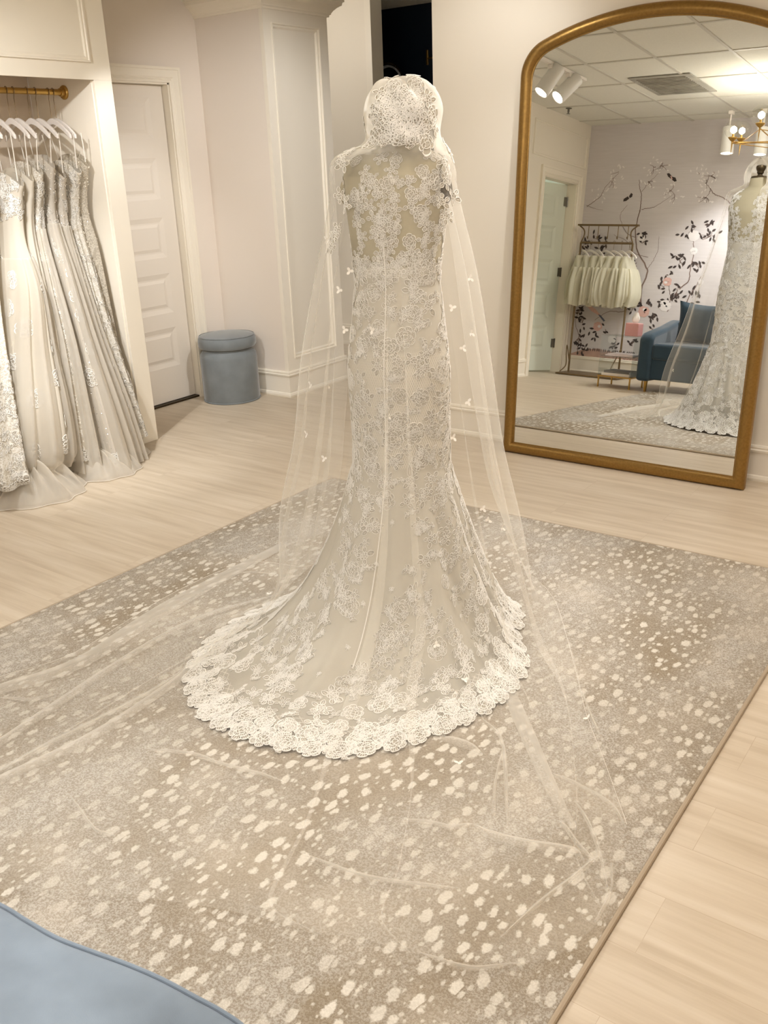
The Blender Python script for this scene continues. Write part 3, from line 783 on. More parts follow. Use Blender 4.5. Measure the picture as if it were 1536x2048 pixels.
# ------------------------------------------------------------------ dress form
CX, CY = -1.70, 2.42; PSI = R_(15)
def sect(tab, zs, n, cx=CX, cy=CY, psi=PSI, e=2.0):
    """rings of ellipses: tab rows z, rx, ry, ox, oy in the body frame (back is -y)"""
    tab = np.array(tab, float); o = np.argsort(tab[:, 0]); tab = tab[o]; P = []
    th = np.linspace(0, 2*PI, n, endpoint=False); c, s = math.cos(psi), math.sin(psi)
    for z in zs:
        rx, ry, ox, oy = (np.interp(z, tab[:, 0], tab[:, k]) for k in (1, 2, 3, 4))
        ct, st = np.cos(th), np.sin(th)
        lx = ox+rx*np.sign(ct)*np.abs(ct)**(2/e); ly = oy+ry*np.sign(st)*np.abs(st)**(2/e)
        P.append(np.stack([cx+lx*c-ly*s, cy+lx*s+ly*c, np.full(n, z)], 1))
    return np.array(P)
TORSO = [(.95, .150, .115, 0, 0), (1.10, .141, .104, 0, 0), (1.18, .134, .098, 0, 0), (1.25, .139, .102, 0, 0), (1.35, .153, .112, .002, .004), (1.43, .164, .117, .004, .006),
         (1.50, .168, .103, .006, 0), (1.535, .160, .085, .007, 0), (1.56, .130, .066, .008, 0), (1.578, .085, .056, .01, .004), (1.592, .062, .054, .012, .008), (1.64, .055, .052, .012, .012)]
form = thing('dress_form', 'khaki dress form on a dark stand wearing the white lace gown', 'mannequin', (CX, CY, 0))
zs = np.r_[np.linspace(.95, 1.5, 34), np.linspace(1.505, 1.64, 22)]
TP = sect(TORSO, zs, 96); torso = Surf(TP, True, np.array([CX, CY, 1.3]))
mk('torso', TP.reshape(-1, 3), torso.faces()+[tuple(range(96))[::-1], tuple((len(zs)-1)*96+k for k in range(96))], 'torso', form, angle=60)
nx, ny = CX+.008, CY+.012
MB().lathe([(.056, 1.638), (.05, 1.65), (.018, 1.655), (.014, 1.664), (.021, 1.672), (.021, 1.682), (.026, 1.69), (.030, 1.703), (.028, 1.715), (.012, 1.722)], (nx, ny, 0), 24).build('neck_cap', 'bronze', form)
c15, s15 = math.cos(PSI), math.sin(PSI)
for sx in (-1, 1):   # arm plates; the right one dark, standing in for the shaded armhole
    p = Vector((CX+(.164*sx+.004)*c15, CY+(.164*sx)*s15, 1.462)); MB().lathe([(.001, .008), (.034, .006), (.042, .0), (.04, -.012)], p, 24, (c15*sx, s15*sx, .12)).build('arm_plate', 'bronze' if sx > 0 else 'torso', form)
MB().tube([(CX, CY, .05), (CX, CY, .96)], .014, 14).build('stand_pole', 'bronze', form)
for k in range(4):
    a = PI/4+k*PI/2+.3; e = Vector((CX+.2*math.cos(a), CY+.2*math.sin(a), .03))
    MB().tube([(CX, CY, .10), (CX+.1*math.cos(a), CY+.1*math.sin(a), .07), e], .009, 8).lathe([(.018, -.012), (.018, .008), (.008, .014)], e, 12).build('stand_leg', 'black', form)

# ------------------------------------------------------------------ the gown on the form
gown = thing('wedding_gown', 'fitted white lace mermaid gown with scalloped train on the dress form', 'wedding dress', (CX, CY, 0))
hem_px = [(520, 1215), (450, 1250), (400, 1290), (368, 1330), (362, 1380), (380, 1430), (430, 1468), (520, 1497), (600, 1517), (680, 1524), (740, 1518), (820, 1497), (880, 1478), (960, 1443), (1010, 1408), (1040, 1383), (1060, 1345), (1053, 1300), (1040, 1272)]
hw = [G(x, y, .016) for x, y in hem_px]
ha = [(math.atan2(p.y-CY, p.x-CX), math.hypot(p.x-CX, p.y-CY)) for p in hw]
ha += [(math.atan2(b, a), math.hypot(a, b)) for a, b in ((.34, .25), (.16, .32), (-.06, .32), (-.24, .25), (-.38, .1), (-.44, -.06))]
ha.sort(); hA = np.array([a for a, r in ha]); hR = np.array([r for a, r in ha])
def rhem(a):
    a = (np.asarray(a)+PI) % (2*PI)-PI
    return np.interp(a, np.r_[hA[-1]-2*PI, hA, hA[0]+2*PI], np.r_[hR[-1], hR, hR[0]])
BODY = [(.60, .165, .150, 0, -.01), (.70, .164, .140, 0, -.008), (.80, .166, .136, 0, -.01), (.91, .168, .134, 0, -.012), (.98, .162, .128, 0, -.010), (1.08, .149, .112, 0, -.004), (1.18, .1375, .101, 0, 0), (1.25, .142, .105, 0, 0), (1.30, .148, .110, 0, .002)]
NTH = 420; ZK = .60
def fold_fn(th): return .5*np.cos(9*th+.7)+.3*np.cos(14*th+2.1)+.2*np.cos(23*th+.4)
th0 = np.linspace(0, 2*PI, NTH, endpoint=False)
up = sect(BODY, np.linspace(1.30, ZK, 60), NTH)
kx = up[-1][:, 0]-CX; ky = up[-1][:, 1]-CY; kth = np.arctan2(ky, kx); kr = np.hypot(kx, ky)
rh = rhem(kth); rows = []
rh = np.convolve(np.r_[rh[-8:], rh, rh[:8]], np.ones(17)/17, 'valid')
back = np.clip((rh-.3)/.55, 0, 1); pw = 1.5+1.9*back
fd = fold_fn(kth); fine = np.cos(37*kth+3*np.sin(3*kth))*.5+np.cos(61*kth)*.25
lineset = []
rho = np.linspace(0, 1, 240)[:, None]
r = kr+(rh-kr)*rho
z = .017+(ZK-.017)*(1-rho)**pw*(1-.0*rho)
z0s = -pw*(ZK)/((rh-kr)+1e-6)
# ease the knee: blend the start so that the cloth leaves the leg vertically
bl = np.clip(rho/.16, 0, 1); r = kr+(r-kr)*(bl**.45*.0+1)
env = np.sin(np.clip((rho-.04)/.8, 0, 1)*PI)**.8
amp = .030*env*(1-np.clip((rho-.5)/.5, 0, 1)*.7)
r = r+amp*fd
z = z+np.clip(.010*(fd+fine+.6)*np.clip((rho-.25)/.3, 0, 1)*(1-np.clip((rho-.88)/.12, 0, 1)), -.002, .03)*np.clip(back*2, .3, 1)
z = np.maximum(z, .0165)
X = CX+r*np.cos(kth); Y = CY+r*np.sin(kth)
Q = np.stack([X, Y, z+0*r], 2)
NL = 190; low = np.zeros((NL, NTH, 3)); larc = np.zeros(NTH)
for k in range(NTH):
    low[:, k] = resample(Q[:, k], NL); larc[k] = np.linalg.norm(np.diff(Q[:, k], axis=0), axis=1).sum()
SK = np.vstack([up, low[1:]]); skirt = Surf(SK, True, np.array([CX, CY, .6]))
NU = len(up)
rowi = np.arange(len(SK))[:, None]+np.zeros((1, NTH))
s_low = np.clip((rowi-(NU-1))/(NL-1), 0, 1)*larc[None, :]; s_hem = larc[None, :]*(1-np.clip((rowi-(NU-1))/(NL-1), 0, 1))
zz = SK[:, :, 2]
dens = np.where(rowi < NU, 1.0, np.clip(.16+.86*np.clip((s_hem-.02)/.32, 0, 1), 0, .97))
net = np.clip(1-np.abs(zz-.80)/.25, 0, 1)*.9; net = np.where(rowi < NU, (net > .25)*1.0, 0)
net = np.maximum(net, (s_hem < .16)*(rowi >= NU)*1.0)
uvs = skirt.uv()
NK = len(SK)-9
N0 = int(np.argmax(SK[:, 0, 2] < 1.245))
mk('skirt', SK[N0:NK].reshape(-1, 3), grid_faces(NK-N0, NTH, True), 'lining', gown, uv=uvs[N0*NTH:NK*NTH], attrs={'dens': dens[N0:NK].ravel(), 'net': net[N0:NK].ravel()}, angle=180)
# seam cord down the centre back
bk = int(np.argmin(np.abs((kth-(-PI/2+PSI)+PI) % (2*PI)-PI)))
MB().tube([tuple(SK[i, bk]+skirt.N[i, bk]*.001) for i in range(0, NU+120, 4)], .0018, 6).build('back_seam', 'cord', gown)
q = random.Random(3); L = Lace()
def fing(th, a, b, ph): return math.cos(a*th+ph)+.35*math.cos(b*th+1.3)
def want_big(i, j, p):
    jj = int(j) % NTH; th = kth[jj]
    if i < NU: return .060 if p[2] < 1.22 else 0
    sl = (i-NU+1)/(NL-1)*larc[jj]; sh = larc[jj]-sl
    if sh < .10: return 0
    if sh < .24: return .062
    if sh < .62 and fing(th, 7, 11, .5) > -1.1+2.1*(sh-.24)/.38: return .054
    if sl < .46 and fing(th, 5, 9, 2.0) > -1.15+2.0*sl/.46: return .060
    return 0
for i, j, rr in scatter(skirt, want_big, 5200, 0, q):
    big = i < NU or q.random() < .7
    mo = q.choice(ROSES) if big and q.random() < .55 else q.choice(SPRAYS)
    if i > NU and (1-(i-NU+1)/(NL-1))*larc[int(j) % NTH] < .30: mo = q.choice(HEMR) if q.random() < .5 else q.choice(HEMS)
    L.stamp(skirt, i, j, mo, q.uniform(0, 6.28), q.uniform(.62, .86), off=.0012)
def want_small(i, j, p):
    jj = int(j) % NTH; th = kth[jj]
    if i < NU: return .040 if p[2] < 1.26 else 0
    sl = (i-NU+1)/(NL-1)*larc[jj]; sh = larc[jj]-sl
    if sh < .03: return 0
    if sh < .26: return .05
    if sh < .68 and fing(th, 7, 11, .5) > -1.0+1.9*(sh-.26)/.42: return .034
    if sl < .48 and fing(th, 5, 9, 2.0) > -1.0+2.0*sl/.48: return .035
    return 0
for i, j, rr in scatter(skirt, want_small, 9000, 0, q):
    L.stamp(skirt, i, j, q.choice(SPRAYS_S) if q.random() < .6 else q.choice(VINES), q.uniform(0, 6.28), q.uniform(.55, .85), off=.0026)
def want_sp(i, j, p):
    if i < NU+10: return 0
    return .09
for i, j, rr in scatter(skirt, want_sp, 700, 0, q): L.stamp(skirt, i, j, q.choice(SPRIGS), q.uniform(-.5, .5), 1.0, off=.0015)
# scalloped rose border along the hem
cir = np.linalg.norm(np.diff(np.vstack([SK[-1], SK[-1][:1]]), axis=0), axis=1); cc = np.cumsum(cir); tot = cc[-1]; nb = int(tot/.082)
for k in range(nb):
    j = float(np.searchsorted(cc, (k+.5)/nb*tot)); row = len(SK)-1
    rl = (NL-1)/larc[int(j) % NTH]
    L.stamp(skirt, row-.042*rl, j, HEMR[k % 6], q.uniform(0, 6), .80, off=.0035)
    j2 = float(np.searchsorted(cc, (k+.999)/nb*tot)) % NTH
    L.stamp(skirt, row-.050*rl, j2, HEMS[k % 6], q.uniform(0, 6), .60, off=.002)
    L.stamp(skirt, row-.100*rl, j2, HEMR[(k+3) % 6], q.uniform(0, 6), .72, off=.003)
L.build('lace_applique', gown, fillname='lace_ground')
# lace over the torso
q = random.Random(5); L = Lace()
back_z = [(520, 620), (590, 570), (660, 560), (620, 680), (700, 600), (740, 690), (700, 760), (430, 690), (360, 650), (500, 790), (560, 820), (500, 870), (590, 880), (660, 870), (740, 850), (480, 950), (600, 960), (720, 930), (460, 1050), (540, 1060), (640, 1040), (700, 1010), (560, 1110), (440, 1110), (640, 1120), (710, 1070), (430, 1190), (580, 1200), (640, 1180), (700, 1160), (480, 1270), (560, 1260), (620, 1310), (700, 1240), (625, 1390), (690, 1330), (640, 1450), (470, 1360), (440, 1430), (500, 1470), (340, 940), (390, 980), (300, 990), (410, 930), (930, 760), (960, 830), (1040, 790), (1060, 870), (980, 900), (1000, 980), (920, 940), (1070, 950), (820, 870), (850, 960), (830, 1030), (900, 1060), (900, 1130), (960, 1130), (990, 1200), (940, 1180), (930, 1280), (1040, 1180), (820, 1310), (850, 1380), (790, 1420), (880, 1420), (1040, 1290), (1000, 1360), (980, 660), (1040, 650), (700, 1480), (760, 1470), (560, 1480), (620, 1500), (930, 1440)]
for x, y in back_z:
    i, j = pick(torso, 600+x/3.7925, 140+y/3.7925)
    L.stamp(torso, i, j, q.choice(SPRAYS_S) if q.random() < .75 else q.choice(ROSES_S), q.uniform(0, 6), q.uniform(.62, .82), off=.0025)
    if q.random() < .3: L.stamp(torso, i+q.uniform(-2, 2), j+q.uniform(-2, 2), q.choice(VINES), PI+q.uniform(-.5, .5), .45, off=.003)
def want_t(i, j, p):
    x = (p[0]-CX)*c15+(p[1]-CY)*s15; y = -(p[0]-CX)*s15+(p[1]-CY)*c15
    if p[2] < 1.22 or p[2] > 1.56: return 0
    if y > .0:   # front, with a deep V
        v = abs(x) < (p[2]-1.24)*.26
        return 0 if v else .03
    if p[2] < 1.27: return .03
    return .034 if abs(x) > .155 else 0
for i, j, rr in scatter(torso, want_t, 1800, 0, q): L.stamp(torso, i, j, q.choice(SPRAYS_S), q.uniform(0, 6), .8, off=.003)
L.build('bodice_lace', gown, fillname='bodice_lace_ground')

# ------------------------------------------------------------------ veil
veil = thing('cathedral_veil', 'sheer ivory tulle veil with lace top draped over the form and spread on the rug', 'veil', (CX+.03, CY, 0))
HX, HY = -1.668, 2.425
def W(a, r, z, cx=CX, cy=CY): a = R_(a); return (cx+r*math.cos(a), cy+r*math.sin(a), z)
def standr(a, rs):
    P = [(HX, HY, 1.768), W(a, .055, 1.760, HX, HY), W(a, .092, 1.728, HX, HY), W(a, .112, 1.680, HX, HY), W(a, .114, 1.635, HX, HY), W(a, .120, 1.592, HX, HY)]
    for z, r in zip((1.548, 1.42, 1.20, .93, .66, .40), rs): P.append(W(a, r, z))
    return P
g = lambda x, y, z=.02: tuple(G(x, y, z))
ZF = .022
RA = [
 (standr(160, (.175, .19, .23, .29, .35, .42)), [W(172, .47, .12), (-2.28, 2.52, ZF), (-2.50, 2.42, ZF), (-2.553, 2.047, ZF), (-2.49, 1.576, ZF), (-2.556, 1.334, ZF), (-2.68, .98, ZF), (-2.76, .72, ZF)]),
 (standr(200, (.185, .205, .262, .325, .365, .43)), [W(197, .47, .12), (-2.20, 2.29, ZF), (-2.398, 2.20, ZF), (-2.44, 1.9, ZF), (-2.45, 1.5, ZF), (-2.469, 1.277, ZF), (-2.53, .95, ZF), (-2.6, .70, ZF)]),
 (standr(222, (.18, .19, .24, .295, .34, .41)), [W(215, .46, .14), (-2.17, 2.16, .03), (-2.23, 2.0, ZF), (-2.25, 1.75, ZF), (-2.24, 1.45, ZF), (-2.239, 1.128, ZF), (-2.25, .88, ZF), (-2.3, .68, ZF)]),
 (standr(246, (.155, .165, .21, .25, .30, .37)), [W(238, .45, .2), (-2.05, 1.98, .06), (-2.08, 1.80, .03), (-2.09, 1.6, ZF), (-2.08, 1.35, ZF), (-2.073, 1.05, ZF), (-2.05, .86, ZF), (-2.0, .66, ZF)]),
 (standr(268, (.135, .148, .17, .21, .26, .34)), [W(262, .46, .2), (-1.85, 1.85, .07), (-1.83, 1.66, .04), (-1.80, 1.5, ZF), (-1.77, 1.3, ZF), (-1.74, 1.1, ZF), (-1.66, .9, ZF), g(300, 1800)]),
 (standr(290, (.128, .14, .16, .20, .26, .34)), [W(288, .46, .2), (-1.52, 1.82, .07), (-1.44, 1.6, .05), (-1.38, 1.45, ZF), (-1.32, 1.32, ZF), (-1.28, 1.2, ZF), (-1.22, 1.08, ZF), g(600, 1862)]),
 (standr(312, (.132, .145, .165, .21, .27, .35)), [W(312, .46, .2), (-1.34, 1.95, .07), (-1.2, 1.75, .04), (-1.1, 1.6, ZF), (-1.02, 1.45, ZF), (-.97, 1.35, ZF), (-.92, 1.22, ZF), g(840, 1910)]),
 (standr(336, (.150, .168, .205, .255, .31, .38)), [W(336, .47, .16), (-1.20, 2.15, .06), (-1.05, 1.98, .04), (-.95, 1.80, ZF), (-.87, 1.62, ZF), (-.80, 1.48, ZF), (-.74, 1.35, ZF), g(1060, 1925)]),
 (standr(0, (.172, .19, .24, .285, .33, .39)), [W(0, .47, .14), (-1.16, 2.34, .05), (-1.02, 2.2, .03), (-.92, 2.05, ZF), (-.83, 1.88, ZF), (-.75, 1.72, ZF), (-.68, 1.56, ZF), g(1195, 1855)]),
 (standr(28, (.172, .198, .248, .288, .325, .385)), [W(28, .44, .14), (-1.22, 2.62, .03), (-1.10, 2.48, ZF), (-.98, 2.3, ZF), (-.87, 2.1, ZF), (-.77, 1.92, ZF), (-.67, 1.72, ZF), g(1226, 1775)]),
 (standr(68, (.162, .185, .225, .265, .315, .38)), [W(54, .45, .14), (-1.40, 2.88, ZF), (-1.28, 2.76, ZF), (-1.12, 2.52, ZF), (-.98, 2.30, ZF), (-.88, 2.14, ZF), (-.75, 1.96, ZF), (-.615, 1.773, ZF)]),
]
NT_, NJ = 260, 620
rails = np.array([resample(catmull(a+b, 400), 400) for a, b in RA])
# rows follow control points so that heights line up between rails
rails = np.array([catmull(a+b, NT_) for a, b in RA]); K = len(RA)
tt = np.linspace(0, 1, NT_); uu = np.linspace(0, K-1, NJ)
qq = np.random.RandomState(4)
nf = 9; ph = np.cumsum(1+.35*qq.rand(nf*2)-.17); 
fenv = np.clip((tt-.30)/.25, 0, 1)[:, None]
floor_env = np.clip((tt-.68)/.1, 0, 1)[:, None]
wsin = np.sin(2*PI*nf*uu/(K-1)+1.3*np.sin(uu*2.3))[None, :]; wcos = np.cos(2*PI*nf*uu/(K-1)+1.3*np.sin(uu*2.3))[None, :]
edge = np.clip(np.minimum(uu, K-1-uu)/.5, 0, 1)[None, :]
U = uu[None, :]+edge*fenv*(.26-.10*floor_env)*wsin+0*tt[:, None]
U = np.clip(U, 0, K-1)
def rail_interp(U):
    P = np.concatenate([2*rails[:1]-rails[1:2], rails, 2*rails[-1:]-rails[-2:-1]])
    k = np.minimum(U.astype(int), K-2); f = (U-k)[..., None]; T = np.arange(NT_)[:, None]+0*k
    a, b, c, d = P[k, T], P[k+1, T], P[k+2, T], P[k+3, T]
    return .5*((2*b)+(c-a)*f+(2*a-5*b+4*c-d)*f*f+(-a+3*b-3*c+d)*f**3)
VP = rail_interp(U)
rad = VP[:, :, :2]-np.array([CX, CY]); rn = np.linalg.norm(rad, axis=2)+1e-6; al = np.arctan2(rad[:, :, 1], rad[:, :, 0])
stand = np.clip((VP[:, :, 2]-.05)/.2, 0, 1)*fenv
push = .014*wcos*stand
VP[:, :, 0] += rad[:, :, 0]/rn*push; VP[:, :, 1] += rad[:, :, 1]/rn*push
VP[:, :, 2] += (1-stand)*np.clip(tt[:, None]-.5, 0, 1)*.014*(wcos+1)*(.5+.5*np.sin(tt[:, None]*37+uu[None, :]*1.7))
hz_ = np.clip((VP[:, :, 2]-1.58)/.06, 0, 1)*np.clip((1.80-VP[:, :, 2])/.05, 0, 1)
bump_ = .006*np.sin(3*al+1.0+VP[:, :, 2]*18)+.004*np.sin(7*al+VP[:, :, 2]*40)-.010*np.exp(-((al+.35)/.12)**2)*np.clip((VP[:, :, 2]-1.70)/.04, 0, 1)
VP[:, :, 0] += hz_*bump_*np.cos(al); VP[:, :, 1] += hz_*bump_*np.sin(al); VP[:, :, 2] += hz_*bump_*.5
# keep it outside the gown
rad = VP[:, :, :2]-np.array([CX, CY]); rn = np.linalg.norm(rad, axis=2)+1e-6; al = np.arctan2(rad[:, :, 1], rad[:, :, 0])
order = np.argsort(kth); ks = kth[order]
def body_r(z, al):
    out = np.zeros_like(z)
    tz = np.r_[np.linspace(.60, 1.25, 27), np.linspace(1.28, 1.56, 15)]
    ringsB = np.array([sect(BODY, [a], NTH)[0] if a < 1.27 else sect(TORSO, [a], NTH)[0] for a in tz])
    rr = np.hypot(ringsB[:, :, 0]-CX, ringsB[:, :, 1]-CY); aa = np.arctan2(ringsB[:, :, 1]-CY, ringsB[:, :, 0]-CX)
    for k in range(len(tz)):
        o = np.argsort(aa[k]); rr[k] = np.interp(ks, np.r_[aa[k][o]-2*PI, aa[k][o], aa[k][o]+2*PI], np.tile(rr[k][o], 3))
    zi = np.clip((np.interp(z, tz, np.arange(len(tz)))), 0, len(tz)-1.001); ai = np.clip(np.interp(al, ks, np.arange(NTH)), 0, NTH-1.001)
    a, b = zi.astype(int), ai.astype(int); fa, fb = zi-a, ai-b
    return (rr[a, b]*(1-fa)+rr[a+1, b]*fa)*(1-fb)+(rr[a, b+1]*(1-fa)+rr[a+1, b+1]*fa)*fb
zv = VP[:, :, 2]
br = body_r(np.clip(zv, .6, 1.56), al)+.012+.004*(wcos+1)
need = (zv > .6) & (zv < 1.57) & (rn < br)
f = np.where(need, br/rn, 1.0); VP[:, :, 0] = CX+rad[:, :, 0]*f; VP[:, :, 1] = CY+rad[:, :, 1]*f
# height of the skirt under each lower point
rr_s = np.hypot(SK[NU:, order, 0]-CX, SK[NU:, order, 1]-CY); zz_s = SK[NU:, order, 2]
rgrid = np.linspace(.12, 1.0, 90); ZG = np.zeros((NTH, 90))
for k in range(NTH): ZG[k] = np.interp(rgrid, rr_s[:, k], zz_s[:, k], left=.6, right=.0)
rn = np.hypot(VP[:, :, 0]-CX, VP[:, :, 1]-CY)
ai = np.clip(np.interp(al, ks, np.arange(NTH)), 0, NTH-1).astype(int); ri = np.clip((rn-.12)/(.88/89), 0, 88.99); r0 = ri.astype(int); fr = ri-r0
zs_ = ZG[ai, r0]*(1-fr)+ZG[ai, r0+1]*fr
low_ = zv < .62
VP[:, :, 2] = np.where(low_, np.maximum(VP[:, :, 2], zs_+.012+.004*(wcos+1)), VP[:, :, 2])
VP[:, :, 2] = np.maximum(VP[:, :, 2], .0175)
vs = Surf(VP, False, np.array([CX, CY, .5]))
zv = VP[:, :, 2]
hood = np.clip((zv-1.53)/.10, 0, 1); sheer = .125
vd = sheer+(.55-sheer)*hood
lay = (tt > .62)[:, None]; vd = np.where((zv < .10), .095, vd)
mk('tulle', VP.reshape(-1, 3), vs.faces(), 'veil', veil, uv=vs.uv(), attrs={'dens': vd.ravel()}, angle=180)
# corded edges
hem = [tuple(VP[i, 0]) for i in range(30, NT_, 2)]
hem2 = [tuple(VP[i, -1]) for i in range(NT_-1, 30, -2)]
for h_ in (hem, hem2): MB().tube(h_, .0005, 5).build('corded_edge', 'petal', veil)
# lace over the head and shoulders
q = random.Random(8); L = Lace()
hood_z = [(790, 170), (740, 230), (850, 230), (690, 290), (760, 310), (840, 300), (880, 200), (700, 370), (780, 390), (860, 380), (740, 440), (820, 450), (690, 460), (760, 510), (850, 520), (660, 520), (620, 330), (650, 240), (600, 420), (580, 500), (900, 300), (910, 460), (540, 560), (700, 130), (960, 220), (1000, 330), (1010, 430), (960, 560), (560, 330), (600, 260), (950, 400), (620, 190), (880, 120)]
for x, y in hood_z:
    i, j = pick(vs, 600+x/3.7925, 140+y/3.7925, True, (VP[:, :, 2] > 1.5))
    big = y < 300 and 680 < x < 900
    for kk in range(2 if 640 < x < 920 else 1):
        L.stamp(vs, i+q.uniform(-1, 1)*kk, j+q.uniform(-3, 3)*kk, q.choice(ROSES_S+SPRAYS_S) if not (big and kk == 0) else q.choice(ROSES), q.uniform(0, 6), .85 if not big else .62, off=.004)
for x, y in [(340, 650), (400, 610), (330, 700), (290, 1190), (260, 1250), (240, 1330), (300, 960), (350, 1010), (1165, 600), (1150, 960), (1100, 840), (1090, 700), (1070, 1000), (1110, 1100)]:
    i, j = pick(vs, 600+x/3.7925, 140+y/3.7925, True, (VP[:, :, 2] > 1.1)); L.stamp(vs, i, j, q.choice(SPRAYS_S), q.uniform(0, 6), .8, off=.003)
def want_v(i, j, p): return .055 if p[2] > 1.57 else 0
for i, j, rr in scatter(vs, want_v, 500, 0, q): L.stamp(vs, i, j, q.choice(SPRAYS_S), q.uniform(0, 6), .8, off=.003)
L.build('lace_top', veil, fillname='lace_top_ground')
# loose silk petals sewn on
def petal(p, n, r, sd):
    q = random.Random(sd); n = Vector(n).normalized(); a = n.orthogonal().normalized(); b = n.cross(a); m = MB()
    for k in range(3):
        an = q.uniform(0, .8)+k*2.1; V = []; c = Vector(p)+n*.002
        for i in range(8):
            t = i/8*2*PI; x = r*.55+r*.55*math.cos(t); y = r*.38*math.sin(t)
            V.append(c+(a*math.cos(an)+b*math.sin(an))*x+(b*math.cos(an)-a*math.sin(an))*y+n*(.25*x*x/r+.001*k))
        m.add(V, [tuple(range(8))])
    return m.build('petal_applique', 'petal', veil)
for k, (x, y) in enumerate([(614, 873), (915, 1527), (745, 655), (700, 545), (680, 580), (905, 610), (940, 660), (925, 700), (935, 800), (905, 870), (625, 765), (657, 770), (650, 915), (640, 1000), (405, 1277), (975, 1035), (965, 1020), (775, 830), (1005, 1060), (940, 560), (655, 475), (910, 300), (540, 1190), (930, 1360), (1240, 1415), (870, 1290), (690, 660)]):
    i, j = pick(vs, x, y, True, (VP[:, :, 2] < 1.56)); petal(VP[i, j], vs.N[i, j], .0115, k)
# creased double folds of the tulle lying on the rug
def fold_strip(px, w, z=.024, dz=.012):
    P = np.array([tuple(G(x, y, z)) for x, y in px]); P = catmull(P, 40); n = len(P)
    d = np.gradient(P, axis=0); d /= np.linalg.norm(d, axis=1, keepdims=True); s = np.stack([-d[:, 1], d[:, 0], 0*d[:, 0]], 1)
    ws = np.interp(np.linspace(0, 1, n), np.linspace(0, 1, len(w)), w)[:, None]/2
    hgt = np.array([0, 0, dz])*np.clip(np.sin(np.linspace(0, PI, n))[:, None]*1.5, 0, 1)
    V = np.concatenate([P-s*ws, P-s*ws*.55+hgt, P+s*ws*.55+hgt*.9, P+s*ws]); V[:, 2] = np.maximum(V[:, 2], .019)
    # over the train the strip rides on the lace
    rn = np.hypot(V[:, 0]-CX, V[:, 1]-CY); al = np.arctan2(V[:, 1]-CY, V[:, 0]-CX)
    ai = np.clip(np.interp(al, ks, np.arange(NTH)), 0, NTH-1).astype(int); ri = np.clip((rn-.12)/(.88/89), 0, 88.99).astype(int)
    V[:, 2] = np.maximum(V[:, 2], ZG[ai, ri]+.02)
    F = []
    for a in range(3):
        for k in range(n-1): F.append((a*n+k, a*n+k+1, (a+1)*n+k+1, (a+1)*n+k))
    return mk('fold', V, F, 'veil', veil, uv=V[:, :2], attrs={'dens': [.22]*len(V)}, angle=180)
for px, w in [
 ([(800, 1637), (870, 1650), (905, 1657), (945, 1647)], [.004, .008, .006]), ([(945, 1647), (985, 1672), (1050, 1688), (1145, 1703), (1168, 1720)], [.004, .03, .02, .004]),
 ([(1020, 1390), (1060, 1480), (1105, 1580), (1150, 1660)], [.045, .045, .035, .012]), ([(1120, 1640), (1155, 1690), (1190, 1725)], [.01, .006]),
 ([(958, 1432), (1000, 1475), (1010, 1530), (1013, 1600), (1015, 1655)], [.004, .012, .004]), ([(1005, 1500), (990, 1570), (988, 1630)], [.005, .01]),
 ([(1150, 1600), (1180, 1655), (1200, 1710), (1215, 1775)], [.004, .009, .003]), ([(1195, 1712), (1150, 1755), (1090, 1800), (1000, 1875)], [.006, .008, .003]),
 ([(1223, 1725), (1222, 1785), (1190, 1845)], [.005, .006]), ([(840, 1905), (900, 1930), (960, 1940), (1040, 1925)], [.003, .007, .003]),
 ([(600, 1705), (700, 1747), (800, 1768), (915, 1776)], [.003, .007, .004]), ([(390, 1515), (480, 1540), (565, 1562)], [.003, .006]),
 ([(1100, 1545), (1160, 1575), (1222, 1612), (1252, 1655)], [.004, .007, .004]), ([(575, 1085), (340, 1212), (160, 1325), (0, 1380), (-150, 1440)], [.05, .09, .075, .06, .06]),
 ([(555, 1188), (400, 1238), (250, 1320), (0, 1487), (-120, 1560)], [.01, .02, .03, .018]), ([(500, 1255), (385, 1340), (200, 1465), (0, 1562), (-100, 1620)], [.012, .03, .035, .03, .02]),
 ([(480, 1262), (330, 1370), (120, 1480), (0, 1540)], [.006, .012, .012]), ([(0, 1395), (60, 1402), (110, 1388)], [.004, .008]), ([(140, 1590), (190, 1660), (230, 1672)], [.004, .005]),
 ([(300, 1500), (390, 1512), (440, 1530)], [.004, .007, .003]), ([(1163, 1381), (1180, 1430), (1200, 1470)], [.003, .005]), ([(880, 1475), (930, 1490), (965, 1508)], [.02, .03, .005])]:
    fold_strip(px, w)

